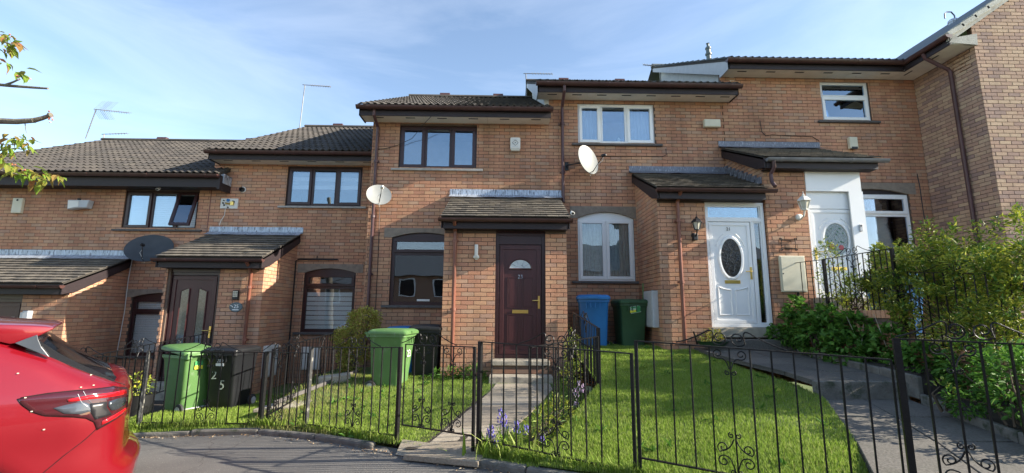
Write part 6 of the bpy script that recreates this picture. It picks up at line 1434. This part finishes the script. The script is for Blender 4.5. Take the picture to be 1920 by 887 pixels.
# bluebells
def bluebells(label, spots, mk, base, leafy=True):
    e = empty('bluebell_clump' if mk == 'bluebell' else 'pink_flower_clump', base, label, 'flowers')
    for (x, y, z, h) in spots:
        b = MB(); top = Vector((x+random.uniform(-.03, .03), y, z+h)); b.tube([(x, y, z), (x, y, z+h*.6), top], .004, 5, r1=.002); st = b.build('flower_stem', LEAF['berry'], e)
        for k in range(11):
            a = k*2.4; zz = z+h*(.62+.38*k/12); c = Vector((x+.026*math.cos(a)*(1.2-k/16), y+.026*math.sin(a)*(1.2-k/16), zz)); b = MB(); b.lathe([(.002, .010), (.0065, .003), (.0065, -.009), (.011, -.015)], c, (.3*math.cos(a), .3*math.sin(a), 1), 6); b.r = [random.random()*.9+.01]*len(b.f); b.build('bell', LEAF[mk], st, smooth=True)
    if leafy:
        n = 120; P = np.array([(base[0]+RNG.normal(0, .16), base[1]+RNG.normal(0, .08), base[2]) for _ in range(n)]); blades('strap_leaf', P, .22, .012, LEAF['grass'], 1.2, parent=e)
bluebells('bluebells growing through the railing beside the pale slab path', [(-.10, 4.38, .2, .27), (-.02, 4.5, .2, .40), (.02, 4.46, .2, .36), (-.12, 4.46, .2, .22), (.13, 4.42, .2, .30), (-.05, 4.36, .18, .16), (.22, 4.44, .2, .26), (.36, 4.4, .2, .18), (.0, 4.34, .18, .14)], 'bluebell', (.08, 4.36, .19))
bluebells('tall pink flowers behind the slanting railing', [(.86, 5.55, .35, .26), (.91, 5.6, .35, .34), (.95, 5.62, .35, .30), (.84, 5.4, .32, .16)], 'pink', (.88, 5.5, .34), False)
b = MB(); b.add([(.10, 4.30, .19), (.06, 4.25, .30), (.10, 4.24, .40), (.16, 4.26, .33), (.15, 4.29, .22)], [(0, 1, 2, 3, 4)]); 
# planters
e = empty('planter', (3.5, 7.72, .95), 'shallow green planter with seedlings left of the step of door 21', 'planter'); b = MB(); b.lathe([(.20, 0), (.27, .07), (.285, .075), (.25, .06), (0, .06)], (3.5, 7.72, .93), n=24, squash=.6); b.build('bowl', MT['bindark'], e, smooth=True)
P, D = blob_points([(3.48, 7.72, 1.08, .22, .12, .10)], 420); leaves('foliage', P, D+np.array([0, 0, .6]), .05, .022, LEAF['acer'], e)
b = MB(); b.tube([(3.24, 7.72, .95), (3.20, 7.70, 1.10), (3.18, 7.7, 1.16)], .014, 6); b.build('hook', MT['black'], e)
e = empty('planter', (-5.3, 7.0, -.1), 'black tub with yellow flowers behind the side railing left of the green bin', 'planter'); b = MB(); b.lathe([(.16, 0), (.20, .30), (.215, .31), (.18, .29), (0, .27)], (-5.3, 7.0, -.05), n=20); b.build('tub', MT['black'], e, smooth=True)
P, D = blob_points([(-5.3, 7.0, .38, .16, .14, .16)], 260); leaves('foliage', P, D, .05, .02, LEAF['privet'], e)
for i in range(9): b = MB(); b.lathe([(0, .0), (.022, .006), (0.004, .012)], (-5.3+random.uniform(-.14, .14), 6.94, .42+random.uniform(-.1, .14)), (0, -1, .4), 6); b.build('flower', MT['yellow'], e)
# a broken slab and low edging in the garden of 25
e = empty('loose_slab', (-3.0, 6.7, .1), 'stained concrete slab lying in the grass by the narrow gate', 'slab'); b = MB(); b.prism([(-3.35, 6.45, .16), (-2.80, 6.50, .19), (-2.55, 7.15, .24), (-3.05, 7.1, .22)], (0, 0, -.05)); b.build('slab_body', MT['step'], e, bevel=.01)
e = empty('stone_block', (-2.9, 7.8, .2), 'pale stone edging block under the bronze shrub', 'stone block'); b = MB(); b.obox((-2.75, 7.75, .34), (.22, .10, .02), (-.05, .12, 0), (0, 0, .09)); b.build('block', MT['step'], e, bevel=.02)
e = empty('garden_edging', (-2.7, 7.0, .2), 'thin dark edging rail running up the dry lawn', 'edging'); b = MB(); b.bar((-3.1, 6.5, .23), (-2.55, 8.3, .42), .03, .05); b.build('edging_board', MT['sillstone'], e)

# ------------------------------------------------------------------ cherry branches from a street tree left of the picture
TR = empty('cherry_tree', (-6.3, 4.1, -.15), 'cherry tree reaching fresh leafy branches into the picture at the upper left', 'tree')
b = MB(); b.tube([(-6.35, 4.1, -.2), (-6.3, 4.1, 1.0), (-6.35, 4.12, 2.2), (-6.5, 4.15, 3.2), (-6.4, 4.1, 4.6), (-6.6, 4.2, 5.6)], .17, 12, r1=.06); b.build('trunk', MT['bark'], TR, smooth=True)
TY = 4.2; T = lambda x, y, dy=0: tuple(at(x, y, TY+dy))
def branch(pts, r, r1): b = MB(); b.tube(pts, r, 8, r1=r1); return b.build('branch', MT['bark'], TR, smooth=True)
branch([(-6.4, 4.1, 2.9), T(-120, 215), T(-30, 226), T(30, 228), T(62, 226), T(78, 222), T(95, 216)], .040, .016)
branch([(-6.45, 4.12, 3.2), T(-120, 150), T(-30, 156), T(20, 161), T(60, 164), T(90, 166)], .022, .010)
branch([T(8, 160), T(22, 155), T(38, 148)], .012, .006)
branch([(-6.4, 4.1, 4.0), T(-100, 60), T(-40, 70), T(5, 78), T(25, 84)], .014, .005)
branch([(-6.35, 4.1, 2.4), T(-100, 300), T(-40, 310), T(10, 322), T(50, 330), T(90, 338)], .014, .004)
branch([(-6.35, 4.1, 2.6), T(-100, 255), T(-30, 262), T(10, 272), T(40, 270)], .010, .004)
branch([T(-40, 290), T(5, 281), T(30, 278), T(52, 282)], .010, .004)
branch([T(47, 232), T(48, 242), T(50, 250)], .004, .002)
for q in ((62, 226), (30, 228), (94, 216)): b = MB(); p_ = T(*q); b.lathe([(0, -.02), (.024, -.01), (.026, .01), (0, .025)], p_, (1, 0, .2), 8); b.build('knot', MT['bark'], TR, smooth=True)
lm_ = leafmesh('leaf', .105, .042, LEAF['cherry'], .2, .35); ls_ = leafmesh('leaf', .065, .026, LEAF['cherry'], .3, .5)
spots_ = [((8, 70), 16, 12), ((22, 84), 14, 12), ((14, 92), 12, 14), ((10, 118), 8, 10), ((40, 140), 8, 12), ((20, 262), 14, 16), ((45, 262), 12, 12), ((50, 275), 8, 10), ((10, 280), 14, 14), ((8, 300), 9, 14), ((15, 315), 10, 14), ((40, 322), 12, 14), ((65, 326), 14, 15), ((85, 332), 12, 12), ((105, 332), 8, 8), ((70, 340), 8, 12), ((30, 318), 8, 12)]
spots_ += [((-40-random.uniform(0, 90), random.uniform(30, 330)), 12, 30) for _ in range(6)]
for (cx, cy), n_, sp_ in spots_:
    for k in range(n_):
        p_ = at(cx+random.gauss(0, sp_*.6), cy+random.gauss(0, sp_*.42), TY+random.uniform(-.12, .12)); d_ = Vector((random.gauss(.3, .7), random.gauss(0, .7), random.gauss(-.45, .45))).normalized()
        place('leaf', lm_ if random.random() < .62 else ls_, TR, p_, d_.to_track_quat('Y', 'Z').to_euler(), random.uniform(.01, .99))
for cx, cy in ((24, 312), (45, 322), (52, 150), (36, 144), (92, 217), (98, 219), (14, 70)):
    for k in range(5): b = MB(); p_ = at(cx+random.gauss(0, 4), cy+random.gauss(0, 4), TY); b.lathe([(0, -.012), (.010, 0), (0, .010)], p_, (random.random(), 0, 1), 5); b.r = [.5]*len(b.f); b.build('blossom', LEAF['pink'] if k % 2 else MT['flag'], TR)
# street trees on the right, outside the picture, whose shade dapples the lawns
for i, (x, y, zt_, rr_) in enumerate(((17.5, 4.4, 8.0, 1.6), (19.5, 6.4, 7.0, 2.0))):
    e = empty('street_tree', (x, y, .4), ['young street tree just beyond the right edge, shading the lawn', 'larger street tree farther right in front of the gable'][i], 'tree')
    b = MB(); b.tube([(x, y, .3), (x+.1, y, 2), (x, y+.1, zt_-.3)], .11, 8, r1=.05); b.build('trunk', MT['bark'], e, smooth=True)
    bl = [(x+RNG.normal(0, rr_*.5), y+RNG.normal(0, rr_*.5), zt_+RNG.normal(0, rr_*.35), rr_*.42, rr_*.42, rr_*.35) for _ in range(11)]
    P, D = blob_points(bl, 2600, .3, gap=.0); leaves('crown', P, D, .11, .07, LEAF['bark_leaf'], e)
    b = MB()
    for q in bl: b.tube([(x, y, zt_-1.2), ((x+q[0])/2, (y+q[1])/2, (zt_-.8+q[2])/2), q[:3]], .03, 5, r1=.01)
    b.build('limb', MT['bark'], e, smooth=True)

# ------------------------------------------------------------------ the row across the street, seen only in the window panes
HO = empty('terraced_house', (0, -14, 0), 'brick house across the street, seen only as a reflection in the panes', 'house')
def plainwall(x0, x1, Y, z0, z1): b = MB(); b.box(x0, x1, Y-.3, Y, z0, z1); b.build('front_wall', MT['opposite'], HO)
MT['opposite'] = ramp_mat('distant brick', [(.36, .22, .15)], var=.1)
for i, x in enumerate((-17, -8.5, .5, 9.5)):
    z = 3.4+.5*i; plainwall(x, x+8.2, -14, -1.5, z); b = MB(); b.prism([(x-.3, -13.6, z-.05), (x-.3, -17.5, z+2.3), (x-.3, -21.3, z-.05)], (8.8, 0, 0)); b.build('roof', MT['slate'], HO)
    for k in range(3):
        wx = x+1+2.5*k; b = MB(); ring(b, wx, wx+1.1, z-1.5, z-.3, .08, -14.0+.005, -13.96); wv = b.build('window', MT['white'], HO); b = MB(); b.box(wx+.08, wx+1.02, -13.995, -13.985, z-1.42, z-.38); b.build('pane', MT['carglass'], wv)
